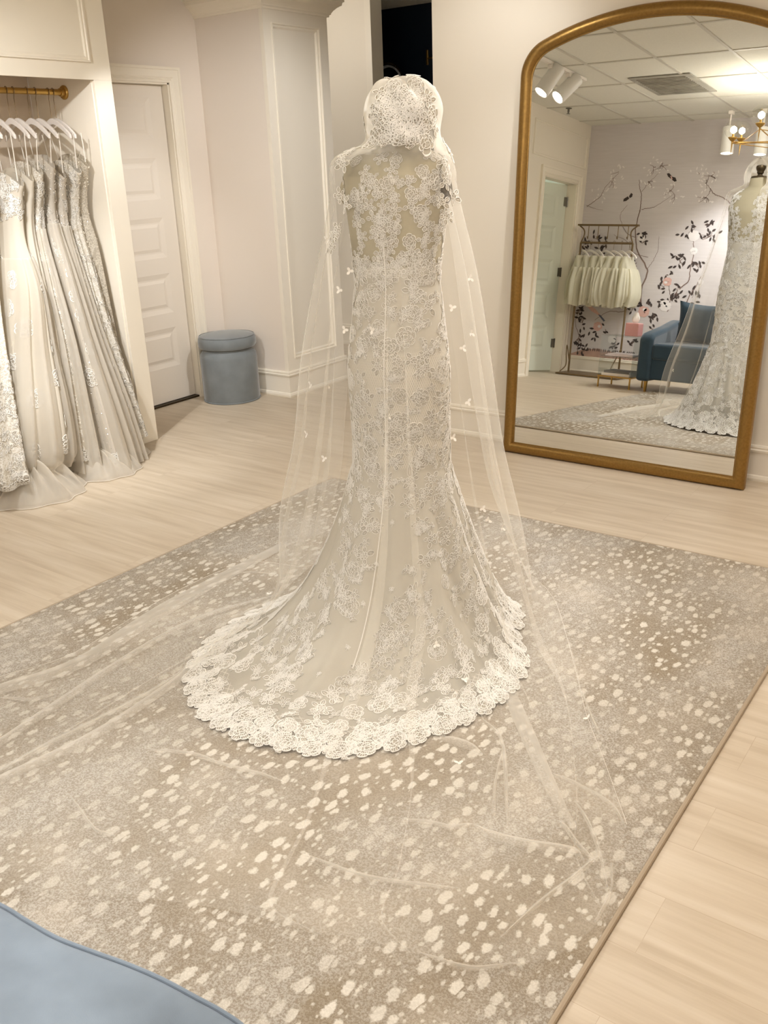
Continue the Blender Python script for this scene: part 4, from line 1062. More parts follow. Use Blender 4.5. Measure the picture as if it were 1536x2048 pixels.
# ------------------------------------------------------------------ hanging gowns and hangers
def hanger(y, x, label, yaw=0, z=RZ, sc=1.0, group='white hangers on the closet rail', hookmat='rackmetal', barmat='hanger', drop=.13):
    t = thing('clothes_hanger', label, 'hanger', (x, y, z), group); c, s = math.cos(yaw), math.sin(yaw)
    def P(a, dz): return (x+a*c, y+a*s, z+dz)
    hk = [P(.019*math.sin(a)*sc, .0005+.019*math.cos(a)*sc) for a in np.linspace(-1.9, 2.6, 16)]
    hk += [P(0, -.035*sc), P(0, -drop*sc)]
    MB().tube(hk, .0018, 8).build('hook', hookmat, t)
    m = MB(); n = 22; V = []
    for i in range(n):
        a = (i/(n-1)*2-1); xx = a*.205*sc; zc = -drop*sc-.012-.085*sc*abs(a)**1.5; hh = (.017-.004*abs(a))*sc
        if abs(a) > .93: hh *= .8
        for (dy, dz) in ((-.006, -hh), (.006, -hh), (.006, hh*.8), (-.006, hh*.8)): V.append((x+xx*c-dy*s, y+xx*s+dy*c, z+zc+dz))
    F = [(i*4+k, i*4+(k+1) % 4, (i+1)*4+(k+1) % 4, (i+1)*4+k) for i in range(n-1) for k in range(4)]+[(0, 1, 2, 3), tuple((n-1)*4+k for k in (3, 2, 1, 0))]
    m.add(V, F); m.build('bar', barmat, t, bevel=.002)
    return t
def hanging_gown(label, y, keys, mat, n=150, nz=130, pl=9, amp=.10, seed=0, layer=None, straps=True, lace=None, cat='wedding dress', top='sweet', pearls=0, hemlace=0, name='hanging_gown', group='white gowns hanging in the closet'):
    """keys: rows (z, cx, cy, ax, ay) from the neckline down"""
    q = random.Random(seed); rs = np.random.RandomState(seed)
    K = np.array(keys, float)
    t = thing(name, label, cat, (K[0][1], y, 0), group)
    kk = catmull(np.c_[K[:, 0], K[:, 1], K[:, 2]], nz); k2 = catmull(np.c_[K[:, 3], K[:, 4], K[:, 3]*0], nz)
    th = np.linspace(0, 2*PI, n, endpoint=False); f = np.linspace(0, 1, nz)
    def body(gr=1.0, sd=0, z0=0.0, a=amp, p=pl):
        r2 = np.random.RandomState(seed*10+sd); P = np.zeros((nz, n, 3)); ph = r2.rand(5)*6
        fold = .5*np.cos(p*th+ph[0])+.3*np.cos((p+4)*th+ph[1])+.25*np.cos((2*p+1)*th+ph[2])
        for i in range(nz):
            e = 2.4; ct, st = np.cos(th), np.sin(th); g_ = gr if i > nz*.3 else 1+(gr-1)*(i/(nz*.3))
            w_ = min(1, max(0, (f[i]-.16)/.4)); rr = 1+a*w_*fold
            lx = k2[i, 0]*np.sign(ct)*np.abs(ct)**(2/e)*rr*g_; ly = k2[i, 1]*np.sign(st)*np.abs(st)**(2/e)*rr*g_
            if hasattr(amp, 'x'): pass
            zt = kk[i, 0]
            if i < nz*.2 and top == 'sweet': zt += (1-i/(nz*.2))*(.035*np.cos(2*th)*-1+.0)
            P[i] = np.stack([kk[i, 1]+lx, kk[i, 2]+ly, np.maximum(zt+0*lx, .012)], 1)
        # uneven hem
        P[:, :, 2] += (f**8)[:, None]*(.010*np.cos(5*th+ph[3]))[None, :]; P[:, :, 2] = np.maximum(P[:, :, 2], .008)
        return P
    P = body(); S = Surf(P, True, kk[:, [1, 2, 0]].mean(0))
    split = int(nz*.24)
    idx = np.arange(nz*n).reshape(nz, n); F = S.faces(); uv = S.uv()+q.random()*3
    mk('bodice', P[:split+1].reshape(-1, 3), grid_faces(split+1, n, True), mat, t, uv=uv[:(split+1)*n], angle=180)
    mk('skirt', P[split:].reshape(-1, 3), grid_faces(nz-split, n, True), mat, t, uv=uv[split*n:], angle=180)
    if layer:
        lo = int(nz*.34); P2 = body(1.10, 1, a=amp*1.2, p=pl+3)[lo:]; P2[:, :, 2] = np.maximum(P2[:, :, 2]-(np.linspace(0, 1, nz-lo)**3)[:, None]*.05, .006)
        S2 = Surf(P2, True, P2.reshape(-1, 3).mean(0)); mk('tulle_overlay', P2.reshape(-1, 3), S2.faces(), layer, t, uv=S2.uv(), attrs={'dens': [.4]*(P2.shape[0]*n)}, angle=180)
    if straps:
        tx, ty = K[0][1], K[0][2]
        for sx in (-.14, .14):
            MB().tube([(tx+sx*.95, y, 1.735), (tx+sx*.9, (y+ty)/2, 1.68), (tx+sx*.8, ty, K[0][0]-.01)], .0028, 6).build('strap', 'satin', t)
    if lace or hemlace:
        L = Lace(); P0 = P
        def want(i, j, p):
            fi = i/(nz-1)
            return lace(fi, p, q) if lace else 0
        if lace:
            for i, j, rr in scatter(S, want, 2600, 0, q): L.stamp(S, i, j, q.choice(SPRAYS_S+VINES) if rr <= .06 else q.choice(HEMR), q.uniform(0, 6), 1.0, off=.003)
        if hemlace:
            for j in range(0, n, 3): L.stamp(S, nz-4, j, q.choice(ROSES_S), q.uniform(0, 6), 1.1, off=.006)
        L.build('lace_applique', t, fillname='lace_ground')
    if pearls:
        m = MB(); T = [(0, 0, 1), (1, 0, 0), (0, 1, 0), (-1, 0, 0), (0, -1, 0), (0, 0, -1)]; TF = [(0, 1, 2), (0, 2, 3), (0, 3, 4), (0, 4, 1), (5, 2, 1), (5, 3, 2), (5, 4, 3), (5, 1, 4)]
        for _ in range(pearls):
            i = q.random()**1.4*(nz-2); j = q.random()*n; p = S.at(S.P, np.array([i]), np.array([j]))[0]+S.at(S.N, np.array([i]), np.array([j]))[0]*.002
            r = q.uniform(.0022, .0042); m.add([(p[0]+a*r, p[1]+b*r, p[2]+c*r) for a, b, c in T], TF)
        o = m.build('pearl_beading', 'pearl', t); o['kind'] = 'stuff'
    return t
hy = [3.345, 3.315, 3.235, 3.185, 3.105, 3.065, 2.985, 2.91]
hl = ['rightmost white hanger on the brass rail, next to the end flange', 'second white hanger from the rail flange', 'third white hanger from the rail flange', 'fourth white hanger from the rail flange, beside a gap', 'fifth white hanger from the rail flange', 'sixth white hanger from the rail flange', 'seventh white hanger from the rail flange, half cut by the left edge', 'white hanger at the very left edge of the photo']
for y, l_ in zip(hy, hl): hanger(y, RX, l_, yaw=-.22)
hanging_gown('grey-toned beaded lace gown hanging furthest right against the closet side', 3.34,
 [(1.60, -4.50, 3.36, .13, .030), (1.50, -4.52, 3.36, .12, .034), (1.34, -4.53, 3.355, .10, .034), (1.15, -4.52, 3.355, .13, .040), (.8, -4.50, 3.35, .15, .046), (.4, -4.48, 3.35, .17, .05), (.06, -4.46, 3.35, .19, .052)], 'greylace', seed=1, pl=5, pearls=120)
hanging_gown('pearl-dotted ivory gown with a pearl loop strap, second from the closet side', 3.29,
 [(1.57, -4.50, 3.30, .13, .028), (1.46, -4.52, 3.30, .115, .034), (1.30, -4.52, 3.29, .095, .034), (1.10, -4.50, 3.285, .12, .042), (.75, -4.47, 3.28, .18, .05), (.4, -4.43, 3.285, .24, .058), (.10, -4.41, 3.30, .285, .066)], 'ivory1', seed=2, pl=5, pearls=500, lace=lambda f, p, q: .05 if q.random() < .5 else 0)
hanging_gown('glittering sheath gown in soft ivory, third from the closet side', 3.21,
 [(1.55, -4.51, 3.215, .125, .028), (1.45, -4.52, 3.215, .11, .034), (1.28, -4.52, 3.21, .095, .034), (1.05, -4.50, 3.20, .13, .044), (.7, -4.46, 3.18, .20, .056), (.35, -4.41, 3.17, .28, .07), (.05, -4.38, 3.17, .33, .082)], 'ivory2', seed=3, pl=5, layer='tulle', pearls=260, lace=lambda f, p, q: .06 if f < .85 and q.random() < .6 else 0)
hanging_gown('sequinned ivory tulle gown whose skirt fans out past the closet edge', 3.15,
 [(1.60, -4.50, 3.145, .13, .028), (1.48, -4.52, 3.145, .12, .034), (1.30, -4.52, 3.14, .10, .036), (1.05, -4.49, 3.12, .15, .046), (.7, -4.44, 3.08, .23, .062), (.35, -4.38, 3.04, .32, .08), (.03, -4.34, 3.03, .37, .10)], 'ivory2', seed=4, pl=5, layer='tulle', pearls=200, hemlace=1, lace=lambda f, p, q: .05 if f < .5 else (.10 if f < .8 else 0))
hanging_gown('strapless beaded leaf-lace gown with tan-ivory ground, middle of the row', 3.07,
 [(1.57, -4.50, 3.06, .14, .030), (1.46, -4.51, 3.06, .125, .036), (1.28, -4.52, 3.05, .10, .038), (1.02, -4.48, 3.0, .16, .05), (.7, -4.43, 2.94, .24, .068), (.35, -4.38, 2.88, .29, .09), (.10, -4.36, 2.85, .32, .11)], 'ivory3', seed=5, pl=5,
 lace=lambda f, p, q: .032 if .12 < f < .74 and q.random() < .9 else 0, hemlace=1, layer='tulle')
hanging_gown('pleated ivory chiffon gown partly hidden behind the floral ball gown', 3.0,
 [(1.54, -4.50, 3.0, .14, .028), (1.44, -4.51, 3.0, .125, .034), (1.26, -4.51, 2.985, .10, .038), (1.0, -4.47, 2.92, .17, .05), (.7, -4.42, 2.85, .24, .065), (.35, -4.38, 2.77, .25, .08), (.14, -4.37, 2.73, .27, .09)], 'ivory4', seed=6, pl=6)
hanging_gown('full tulle ball gown with scattered silk flowers, nearest the left edge', 2.92,
 [(1.52, -4.50, 2.93, .15, .032), (1.42, -4.51, 2.925, .13, .04), (1.22, -4.50, 2.90, .12, .045), (1.0, -4.45, 2.84, .21, .07), (.7, -4.40, 2.76, .25, .11), (.42, -4.34, 2.67, .31, .15), (.22, -4.34, 2.63, .34, .17), (.17, -4.35, 2.63, .31, .16)], 'ivory4', seed=7, pl=6, amp=.10, layer='tulle',
 lace=lambda f, p, q: .036 if f < .2 else (.13 if f > .35 and q.random() < .8 else 0))
hanging_gown('white lace gown with a heavy floral hem, leftmost in the photo', 2.78,
 [(1.52, -4.50, 2.76, .14, .03), (1.42, -4.51, 2.75, .12, .036), (1.2, -4.50, 2.72, .12, .045), (.9, -4.46, 2.60, .2, .07), (.55, -4.40, 2.47, .30, .10), (.2, -4.33, 2.36, .38, .13), (.12, -4.33, 2.36, .38, .13)], 'ivory1', seed=8, pl=7,
 lace=lambda f, p, q: .038 if f > .6 else 0, hemlace=1)
# tulle trains puddled on the boards in front of the closet
def train(label, pts, h, seed, dens=.45, mat='tulle', layers=2, group='tulle trains on the floor'):
    q = random.Random(seed); c = np.array(pts, float); ctr = c.mean(0); n = 160; nr = 40
    a = catmull([(x, y, 0) for x, y in list(pts)+[pts[0]]], n+1)[:-1, :2]
    t = thing('gown_train', label, 'dress train', (ctr[0], ctr[1], 0))
    for l_ in range(layers):
        P = np.zeros((nr, n, 3)); th = np.linspace(0, 2*PI, n, endpoint=False); sc = 1-.16*l_; p1 = q.uniform(0, 6); p2 = q.uniform(0, 6)
        for i in range(nr):
            u = .02+.98*i/(nr-1); wv = 1+.05*np.cos(9*th+p1)*u
            zz = h*(1-l_*.35)*(1-u**2.2)*(1+.35*np.cos(7*th+p2)*u+.18*np.cos(15*th+p1))+.012*u*(1+np.cos(21*th+p1+u*4))*(1-u**6)+.006+.004*l_
            P[i] = np.stack([ctr[0]+(a[:, 0]-ctr[0])*u*sc*wv, ctr[1]+(a[:, 1]-ctr[1])*u*sc*wv, zz], 1)
        S = Surf(P, True); mk('tulle_layer', P.reshape(-1, 3), S.faces(), mat, t, uv=S.uv(), attrs={'dens': [dens]*(nr*n)}, angle=180)
        if l_ == 0: MB().tube([tuple(p) for p in P[-1][::2]], .0014, 5, closed=True).build('corded_edge', 'petal', t)
    return t
train('tulle train heaped on the floor below the floral ball gown at the left edge', [(-4.2, 2.22), (-4.0, 2.30), (-3.86, 2.50), (-3.90, 2.68), (-4.05, 2.78), (-4.25, 2.72), (-4.38, 2.42)], .16, 1)
train('sheer train with a lace patch spread below the beaded leaf-lace gown', [(-4.15, 2.72), (-4.02, 2.76), (-3.90, 2.92), (-3.93, 3.08), (-4.10, 3.17), (-4.3, 3.1), (-4.35, 2.85)], .11, 2)
train('small pointed train tip beside the closet stile', [(-4.25, 3.12), (-4.13, 3.14), (-4.08, 3.26), (-4.2, 3.36), (-4.32, 3.32), (-4.36, 3.2)], .05, 3)

# ------------------------------------------------------------------ pouf by the door
pf = thing('pouf', 'round slate-blue velvet pouf with a cushioned lid, by the panelled door', 'pouf', (-4.63, 4.515, 0))
pc = (-4.63, 4.515, 0)
MB().lathe([(.17, .0), (.19, .004), (.196, .014), (.197, .30), (.193, .325), (.178, .345), (.172, .352), (.176, .362), (.172, .37)], pc, 64).build('body', 'velvet_dark', pf)
MB().lathe([(.17, .366), (.190, .372), (.199, .386), (.201, .415), (.196, .438), (.184, .452), (.14, .462), (.07, .466), (.001, .467)], pc, 64, cap=False).build('lid_cushion', 'velvet_dark', pf)
lid = pf.children[-1]
MB().lathe([(.192, .0), (.200, .003), (.200, .008), (.192, .011)], pc, 64).build('base_piping', 'velvet_dark', pf)
MB().lathe([(.190, .447), (.1925, .450), (.189, .453)], pc, 64, cap=False).build('lid_piping', 'velvet_dark', lid)

# ------------------------------------------------------------------ foreground sofa seat
so = thing('curved_settee', 'powder-blue velvet curved seat cut off at the bottom left of the photo', 'sofa', (-1.1, .2, 0))
fr = [(-1.62, .50), (-1.45, .53)]+[(G(x, y, .45).x, G(x, y, .45).y) for x, y in ((0, 1797), (60, 1832), (120, 1866), (190, 1893), (260, 1918), (330, 1948), (400, 1985), (450, 2012), (500, 2048))]
fr += [(-.66, .60), (-.58, .56), (-.53, .48), (-.52, .36), (-.55, .1), (-.6, -.25), (-.9, -.30), (-1.4, -.30), (-1.75, -.25), (-1.80, .1), (-1.76, .38)]
FR = catmull([(x, y, 0) for x, y in fr+[fr[0]]], 240)[:-1, :2]; sc_ = FR.mean(0)
def rim(d):
    P = FR; nx_ = np.gradient(np.r_[P, P[:2]], axis=0)[:-2]; nx_ /= np.linalg.norm(nx_, axis=1, keepdims=True); n_ = np.stack([nx_[:, 1], -nx_[:, 0]], 1)
    if ((P-sc_)*n_).sum() < 0: n_ = -n_
    return P+n_*d
rows = [(rim(-.03), .06), (rim(-.012), .075), (rim(-.004), .12), (rim(-.004), .40), (rim(-.006), .436)]
V = np.vstack([np.c_[p, np.full(len(p), z_)] for p, z_ in rows]); n = len(FR)
mk('base', V, grid_faces(len(rows), n, True), 'velvet_light', so, fixn=True)
tops = [(rim(-.006), .436), (rim(-.010), .446), (rim(-.02), .4515)]
V = [np.c_[p, np.full(len(p), z_)] for p, z_ in tops]
for s_ in (.9, .75, .55, .3, .02): V.append(np.c_[sc_+(rim(-.02)-sc_)*s_, np.full(n, .4515+.010*(1-s_**2))])
sc2 = mk('seat_cushion', np.vstack(V), grid_faces(len(V), n, True), 'velvet_light', so, fixn=True)
MB().tube([(x, y, .4475) for x, y in rim(-.0075)], .0034, 8, closed=True).build('piping', 'velvet_light', sc2)
for x, y in ((-1.55, .40), (-.68, .42), (-.72, -.15), (-1.6, -.12)): MB().lathe([(.018, .013), (.024, .065)], (x, y, 0), 16).build('foot', 'brass', so)

# ------------------------------------------------------------------ gold leaning mirror
mr = thing('floor_mirror', 'large arched floor mirror in a rounded antique gold frame leaning on the wall', 'mirror', (-1.705, MY, 0))
MXc, MHW = -1.709, .652
def arch(off):
    """outline in mirror-plane coordinates, from bottom left going up and over"""
    hw = MHW-off; top = 2.163-off; R = 1.48-off; yc = top-R; rf = .17-off*.6
    # fillet between the straight side and the shallow arc
    cxf = hw-rf; cyf = yc+math.sqrt((R-rf)**2-cxf**2); a1 = math.atan2(cyf-yc, cxf)
    pts = [(-hw, off)]+[(-hw, s) for s in np.linspace(.3, cyf-.02, 12)]
    pts += [(-cxf-rf*math.cos(a), cyf+rf*math.sin(a)) for a in np.linspace(0, a1, 14)]
    pts += [(-R*math.cos(a), yc+R*math.sin(a)) for a in np.linspace(a1, PI/2, 24)[1:]]
    return pts+[(-x, y) for x, y in pts[::-1][1:]]
def mp(x, s, d=0): return (MXc+x, MY+math.sin(TILT)*s-math.cos(TILT)*d, s*math.cos(TILT)+math.sin(TILT)*d)
prof = [(0, -.024), (0, .006), (.006, .017), (.018, .025), (.033, .028), (.046, .024), (.053, .014), (.056, .003), (.060, .002), (.060, -.008), (.054, -.024)]
V = []; rings = [arch(o_) for o_, d_ in prof]; n = len(rings[0])
for (o_, d_), rg in zip(prof, rings): V += [mp(x, s, d_-.002) for x, s in rg]
F = grid_faces(len(prof), n, True)+[((len(prof)-1)*n+k, (len(prof)-1)*n+(k+1) % n, (k+1) % n, k) for k in range(n)]
V = np.array(V); V[:, 2] = np.maximum(V[:, 2], .001); 
mk('frame', V, F, 'goldframe', mr, fixn=True, angle=50)
rg = arch(.052); n = len(rg)
mk('mirror_glass', [mp(x, s, -.004) for x, s in rg]+[mp(x, s, -.012) for x, s in rg], [tuple(range(n)), tuple(range(2*n-1, n-1, -1))]+[(k, n+k, n+(k+1) % n, (k+1) % n) for k in range(n)], 'silvermirror', mr, smooth=False)
rg = arch(.01); n = len(rg)
mk('backing', [mp(x, s, -.013) for x, s in rg]+[mp(x, s, -.022) for x, s in rg], [tuple(range(n)), tuple(range(2*n-1, n-1, -1))]+[(k, n+k, n+(k+1) % n, (k+1) % n) for k in range(n)], 'bronze', mr, smooth=False)

# ------------------------------------------------------------------ navy room details
t = thing('wall_hook', 'small brass T-shaped pull in the dark navy room beside the wall edge', 'door pull', (-4.69, 7.25, 2.3))
MB().box((-4.715, 7.235, 2.275), (-4.695, 7.25, 2.39)).build('back_plate', 'brass', t, smooth=False, bevel=.002)
MB().tube([(-4.70, 7.238, 2.325), (-4.60, 7.238, 2.325)], .007, 10).build('lever', 'brass', t)
t = thing('arched_mirror', 'arched mirror with a beaded metal rim standing in the dark navy room', 'mirror', (-5.095, 7.18, 0))
ac = [(-5.095-.155*math.cos(a), 7.20, 2.125+.17*math.sin(a)) for a in np.linspace(0, PI, 40)]
ol = [(-5.25, 7.20, .35)]+ac+[(-4.94, 7.20, .35)]
MB().tube(ol, .009, 8).build('frame', 'rimglint', t)
n = len(ac)
mk('mirror_glass', [(-5.245, 7.21, .35)]+[(x, 7.21, z_) for x, y, z_ in ac]+[(-4.945, 7.21, .35)]+[(-5.245, 7.22, .35)]+[(x, 7.22, z_) for x, y, z_ in ac]+[(-4.945, 7.22, .35)], [tuple(range(n+2)), tuple(range(2*n+3, n+1, -1))]+[(k, n+2+k, n+2+(k+1) % (n+2), (k+1) % (n+2)) for k in range(n+2)], 'silvermirror', t, smooth=False)
for k in range(36):
    a = k/35*PI; MB().lathe([(.001, -.009), (.007, -.005), (.009, 0), (.007, .005), (.001, .009)], (-5.095-.176*math.cos(a), 7.195, 2.125+.192*math.sin(a)), 8, cap=False).build('rim_bead', 'bronze', t)

# ------------------------------------------------------------------ seen in the mirror: rack, skirts, chair, table
KY = -.50
bl = RF(1130, 746, Y=KY); br_ = RF(1212, 756, Y=KY); tl = RF(1161, 451, Y=KY); tr = RF(1269, 451, Y=KY); fl = RF(1160, 485, Y=KY); frr = RF(1265, 487, Y=KY)
ax0, ax1 = (fl.x+bl.x)/2+.02, frr.x; zt = (tl.z+tr.z)/2; zf = (fl.z+frr.z)/2
rk = thing('garment_rack', 'aged brass garment rack with scrolled top and hooks, holding cream skirts in the mirror', 'clothes rack', ((ax0+ax1)/2, KY, 0))
m = MB()
for xx in (ax0, ax1): m.tube([(xx, KY, .10), (xx, KY, zf)], .011, 8)
m.tube([(ax0, KY, zf), (ax1, KY, zf)], .011, 8).build('upright_frame', 'rackmetal', rk)
m = MB(); ov = .035
for xx, sg in ((ax0, 1), (ax1, -1)): m.tube(catmull([(xx+.0*sg, KY, zf), (xx+.03*sg, KY, zf+(zt-zf)*.45), (xx+.02*sg, KY, zf+(zt-zf)*.75), (xx-ov*sg, KY, zt)], 14), .007, 8)
m.build('scroll_bracket', 'rackmetal', rk)
MB().box((ax0-ov-.01, KY-.02, zt-.006), (ax1+ov+.01, KY+.02, zt+.012)).build('top_shelf', 'rackmetal', rk, smooth=False)
for k in range(5):
    xx = ax0+(ax1-ax0)*(.13+.19*k); MB().tube([(xx, KY, zt), (xx, KY, zt-.11), (xx+.004, KY+.014, zt-.135), (xx+.004, KY+.03, zt-.125), (xx+.004, KY+.034, zt-.11)], .004, 6).build('hook', 'rackmetal', rk)
m = MB()
for xx, sg in ((ax0, -1), (ax1, 1)): m.tube(catmull([(xx, KY, .12), (xx+.02*sg, KY+.05, .30), (xx, KY+.10, .22), (xx-.03*sg, KY+.15, .10), (xx+.01*sg, KY+.2, .03)], 20), .006, 6)
m.build('scroll_leg', 'rackmetal', rk)
MB().box((ax0-.05, KY-.18, .005), (ax1+.07, KY+.22, .02)).build('base_tray', 'rackmetal', rk, smooth=False)
MB().tube([(ax0, KY, .02), (ax0, KY, .12)], .011, 8).tube([(ax1, KY, .02), (ax1, KY, .12)], .011, 8).build('base_post', 'rackmetal', rk)
ns = 7; zsk = zf-.11
for k in range(ns):
    xx = ax0+.03+(ax1-ax0-.06)*k/(ns-1); nm_ = ['leftmost of the seven cream skirts on the brass rack, by the door frame', 'second cream skirt from the door frame on the brass rack', 'third cream skirt from the door frame on the brass rack', 'middle one of the seven cream skirts on the brass rack', 'third cream skirt from the bare end of the brass rack', 'second cream skirt from the bare end of the brass rack', 'rightmost of the seven cream skirts on the brass rack, by the wall painting'][k]
    rc = random.Random(k)
    hz = zf+.008
    hanger(KY, xx, nm_.replace('cream skirts', 'small hangers').replace('cream skirt', 'small hanger').replace('skirt', 'hanger'), yaw=.55+rc.uniform(-.2, .2), z=hz, sc=.75, group='small hangers on the brass rack', drop=.10)
    r0 = .095; cx_ = xx; wob = rc.uniform(-.02, .02)
    hanging_gown(nm_.replace('cream skirt', 'cream tulle skirt'), KY, [(hz-.14, cx_, KY, .035, .12), (hz-.19, cx_, KY, .045, .13), (hz-.30, cx_+wob, KY, .075, .165), (hz-.42, cx_+wob, KY, .095, .185), (hz-.52, cx_+wob, KY, .10, .19), (hz-.57-.04*rc.random(), cx_, KY, .085, .17)], 'creamtulle', n=70, nz=40, pl=4, amp=.26, seed=100+k, straps=False, cat='tulle skirt', top='flat', name='tulle_skirt', group='cream tulle skirts on the brass rack', layer='creamtulle')

# blue armchair
a0 = RF(1264, 783, Z=0); AX0 = a0.x; AX1 = AX0+.95; AYF = a0.y-.02; AYB = AYF-.82
ac_ = thing('armchair', 'dim-toned blue velvet armchair with sloped arms, seen in the mirror behind the gown', 'armchair', ((AX0+AX1)/2, (AYF+AYB)/2, 0))
for nm2, xx, sg in (('arm', AX0, 1), ('arm', AX1, -1)):
    xs_ = [xx, xx+.13*sg]; pr = [(AYF, .10), (AYF, .49), (AYF-.05, .535), (AYF-.45, .59), (AYB+.10, .64), (AYB, .65), (AYB, .10)]
    m = MB(); V = [(xs_[0], y, z_) for y, z_ in pr]+[(xs_[1], y, z_) for y, z_ in pr]; n = len(pr)
    m.add(V, [tuple(range(n)), tuple(range(2*n-1, n-1, -1))]+[(k, n+k, n+(k+1) % n, (k+1) % n) for k in range(n)]); m.build(nm2, 'velvet_chair', ac_, bevel=.035, seg=4)
MB().box((AX0+.12, AYB+.15, .30), (AX1-.12, AYF-.01, .45)).build('seat_cushion', 'velvet_chair', ac_, bevel=.035, seg=4)
MB().box((AX0+.12, AYB+.02, .12), (AX1-.12, AYF-.03, .31)).build('seat_base', 'velvet_chair', ac_, bevel=.012, seg=3)
m = MB().box((AX0+.10, AYB, .12), (AX1-.10, AYB+.16, .64)); m.build('backrest', 'velvet_chair', ac_, bevel=.04, seg=4)
for x, y in ((AX0+.08, AYF-.08), (AX1-.08, AYF-.08), (AX0+.08, AYB+.08), (AX1-.08, AYB+.08)):
    MB().lathe([(.012, 0), (.02, .11)], (x, y, .0), 12).build('leg', 'brass', ac_)
cu = MB(); V = []; nn_ = 17
for sgn in (1, -1):
    for i in range(nn_):
        for j in range(nn_):
            u = i/(nn_-1)*2-1; v_ = j/(nn_-1)*2-1; pin = 1-.07*(1-abs(u)**2)*abs(v_)**3-.0; e = (1-u**4)*(1-v_**4)
            V.append((u*.195*(1-.08*(1-v_**2)*abs(u)), sgn*.07*e**.6, v_*.195*(1-.08*(1-u**2)*abs(v_))))
F = grid_faces(nn_, nn_)+[tuple(k+nn_*nn_ for k in f[::-1]) for f in grid_faces(nn_, nn_)]
cu.add(V, F); cu.xf(Matrix.Translation((AX0+.36, AYB+.30, .635)) @ Matrix.Rotation(R_(-16), 4, 'X') @ Matrix.Rotation(R_(5), 4, 'Y'))
tag(cu.build('cushion', 'velvet_chair', smooth=True), 'square blue velvet cushion propped on the armchair, seen in the mirror', 'cushion')

# clear side table with its things
TY = AYF-.25
p0 = RF(1205, 775, Z=0); TX0, TX1 = AX0-.38, AX0-.07; TY0, TY1 = TY-.16, TY+.18
ZT1 = RF(1262, 674, Y=TY).z; ZT2 = RF(1250, 712, Y=TY).z
tb = thing('side_table', 'clear acrylic side table with thin brass legs beside the blue armchair', 'side table', ((TX0+TX1)/2, TY, 0))
for x, y in ((TX0, TY0), (TX1, TY0), (TX0, TY1), (TX1, TY1)): MB().lathe([(.008, 0), (.008, .10)], (x, y, 0), 10).build('leg', 'brass', tb)
MB().box((TX0-.012, TY0-.012, .10), (TX1+.012, TY1+.012, .112)).build('lower_shelf', 'brass', tb, smooth=False)
MB().box((TX0-.008, TY0-.008, .112), (TX0-.002, TY1+.008, ZT1)).box((TX1+.002, TY0-.008, .112), (TX1+.008, TY1+.008, ZT1)).build('side_pane', 'acrylic', tb, smooth=False)
MB().box((TX0-.008, TY0-.008, ZT1), (TX1+.008, TY1+.008, ZT1+.008)).build('table_top', 'acrylic', tb, smooth=False)
MB().box((TX0-.002, TY0, ZT2-.008), (TX1+.002, TY1, ZT2)).build('middle_shelf', 'acrylic', tb, smooth=False)
bx = RF(1266, 672, Y=TY).x
bt = thing('tissue_box', 'pink tissue box on the clear side table', 'tissue box', (bx, TY, ZT1+.008))
MB().box((bx-.065, TY-.065, ZT1+.008), (bx+.065, TY+.065, ZT1+.13)).build('box', 'pinkbox', bt, bevel=.008, smooth=False)
m = MB(); V = []
for i in range(10):
    for k in range(14):
        a = 2*PI*k/14; r_ = (.014+.03*math.sin(i/9*PI)**.8*(1-i/14))*(1+.25*math.cos(3*a+i*.3)); V.append((bx+r_*math.cos(a)+.012*(i/9)**2, TY+r_*.5*math.sin(a), ZT1+.128+.10*i/9))
m.add(V, grid_faces(10, 14, True)+[tuple(9*14+k for k in range(14))]); m.build('tissue', 'paper', bt)
mz = MB().box((TX0+.03, TY0+.04, ZT2), (TX1-.01, TY1-.03, ZT2+.012)).box((TX0+.045, TY0+.05, ZT2+.012), (TX1-.02, TY1-.05, ZT2+.02))
tag(mz.build('magazine', 'magazine', smooth=False), 'pale pink magazines on the middle shelf of the side table', 'magazine')
bo = thing('book', 'dark grey book topmost on the lower shelf of the side table', 'book', ((TX0+TX1)/2, TY, .137), 'books on the lower shelf')
MB().box((TX0+.03, TY0+.05, .1375), (TX1-.03, TY1-.04, .157)).build('cover', 'book_dark', bo, smooth=False); MB().box((TX0+.034, TY0+.045, .1405), (TX1-.026, TY1-.044, .154)).build('pages', 'paper', bo, smooth=False)
bo = thing('book', 'white book under the dark grey one on the lower shelf', 'book', ((TX0+TX1)/2, TY, .112), 'books on the lower shelf')
MB().box((TX0+.015, TY0+.02, .1125), (TX1-.02, TY1-.02, .137)).build('cover', 'white', bo, smooth=False); MB().box((TX0+.02, TY0+.016, .1155), (TX1-.016, TY1-.024, .134)).build('pages', 'paper', bo, smooth=False)

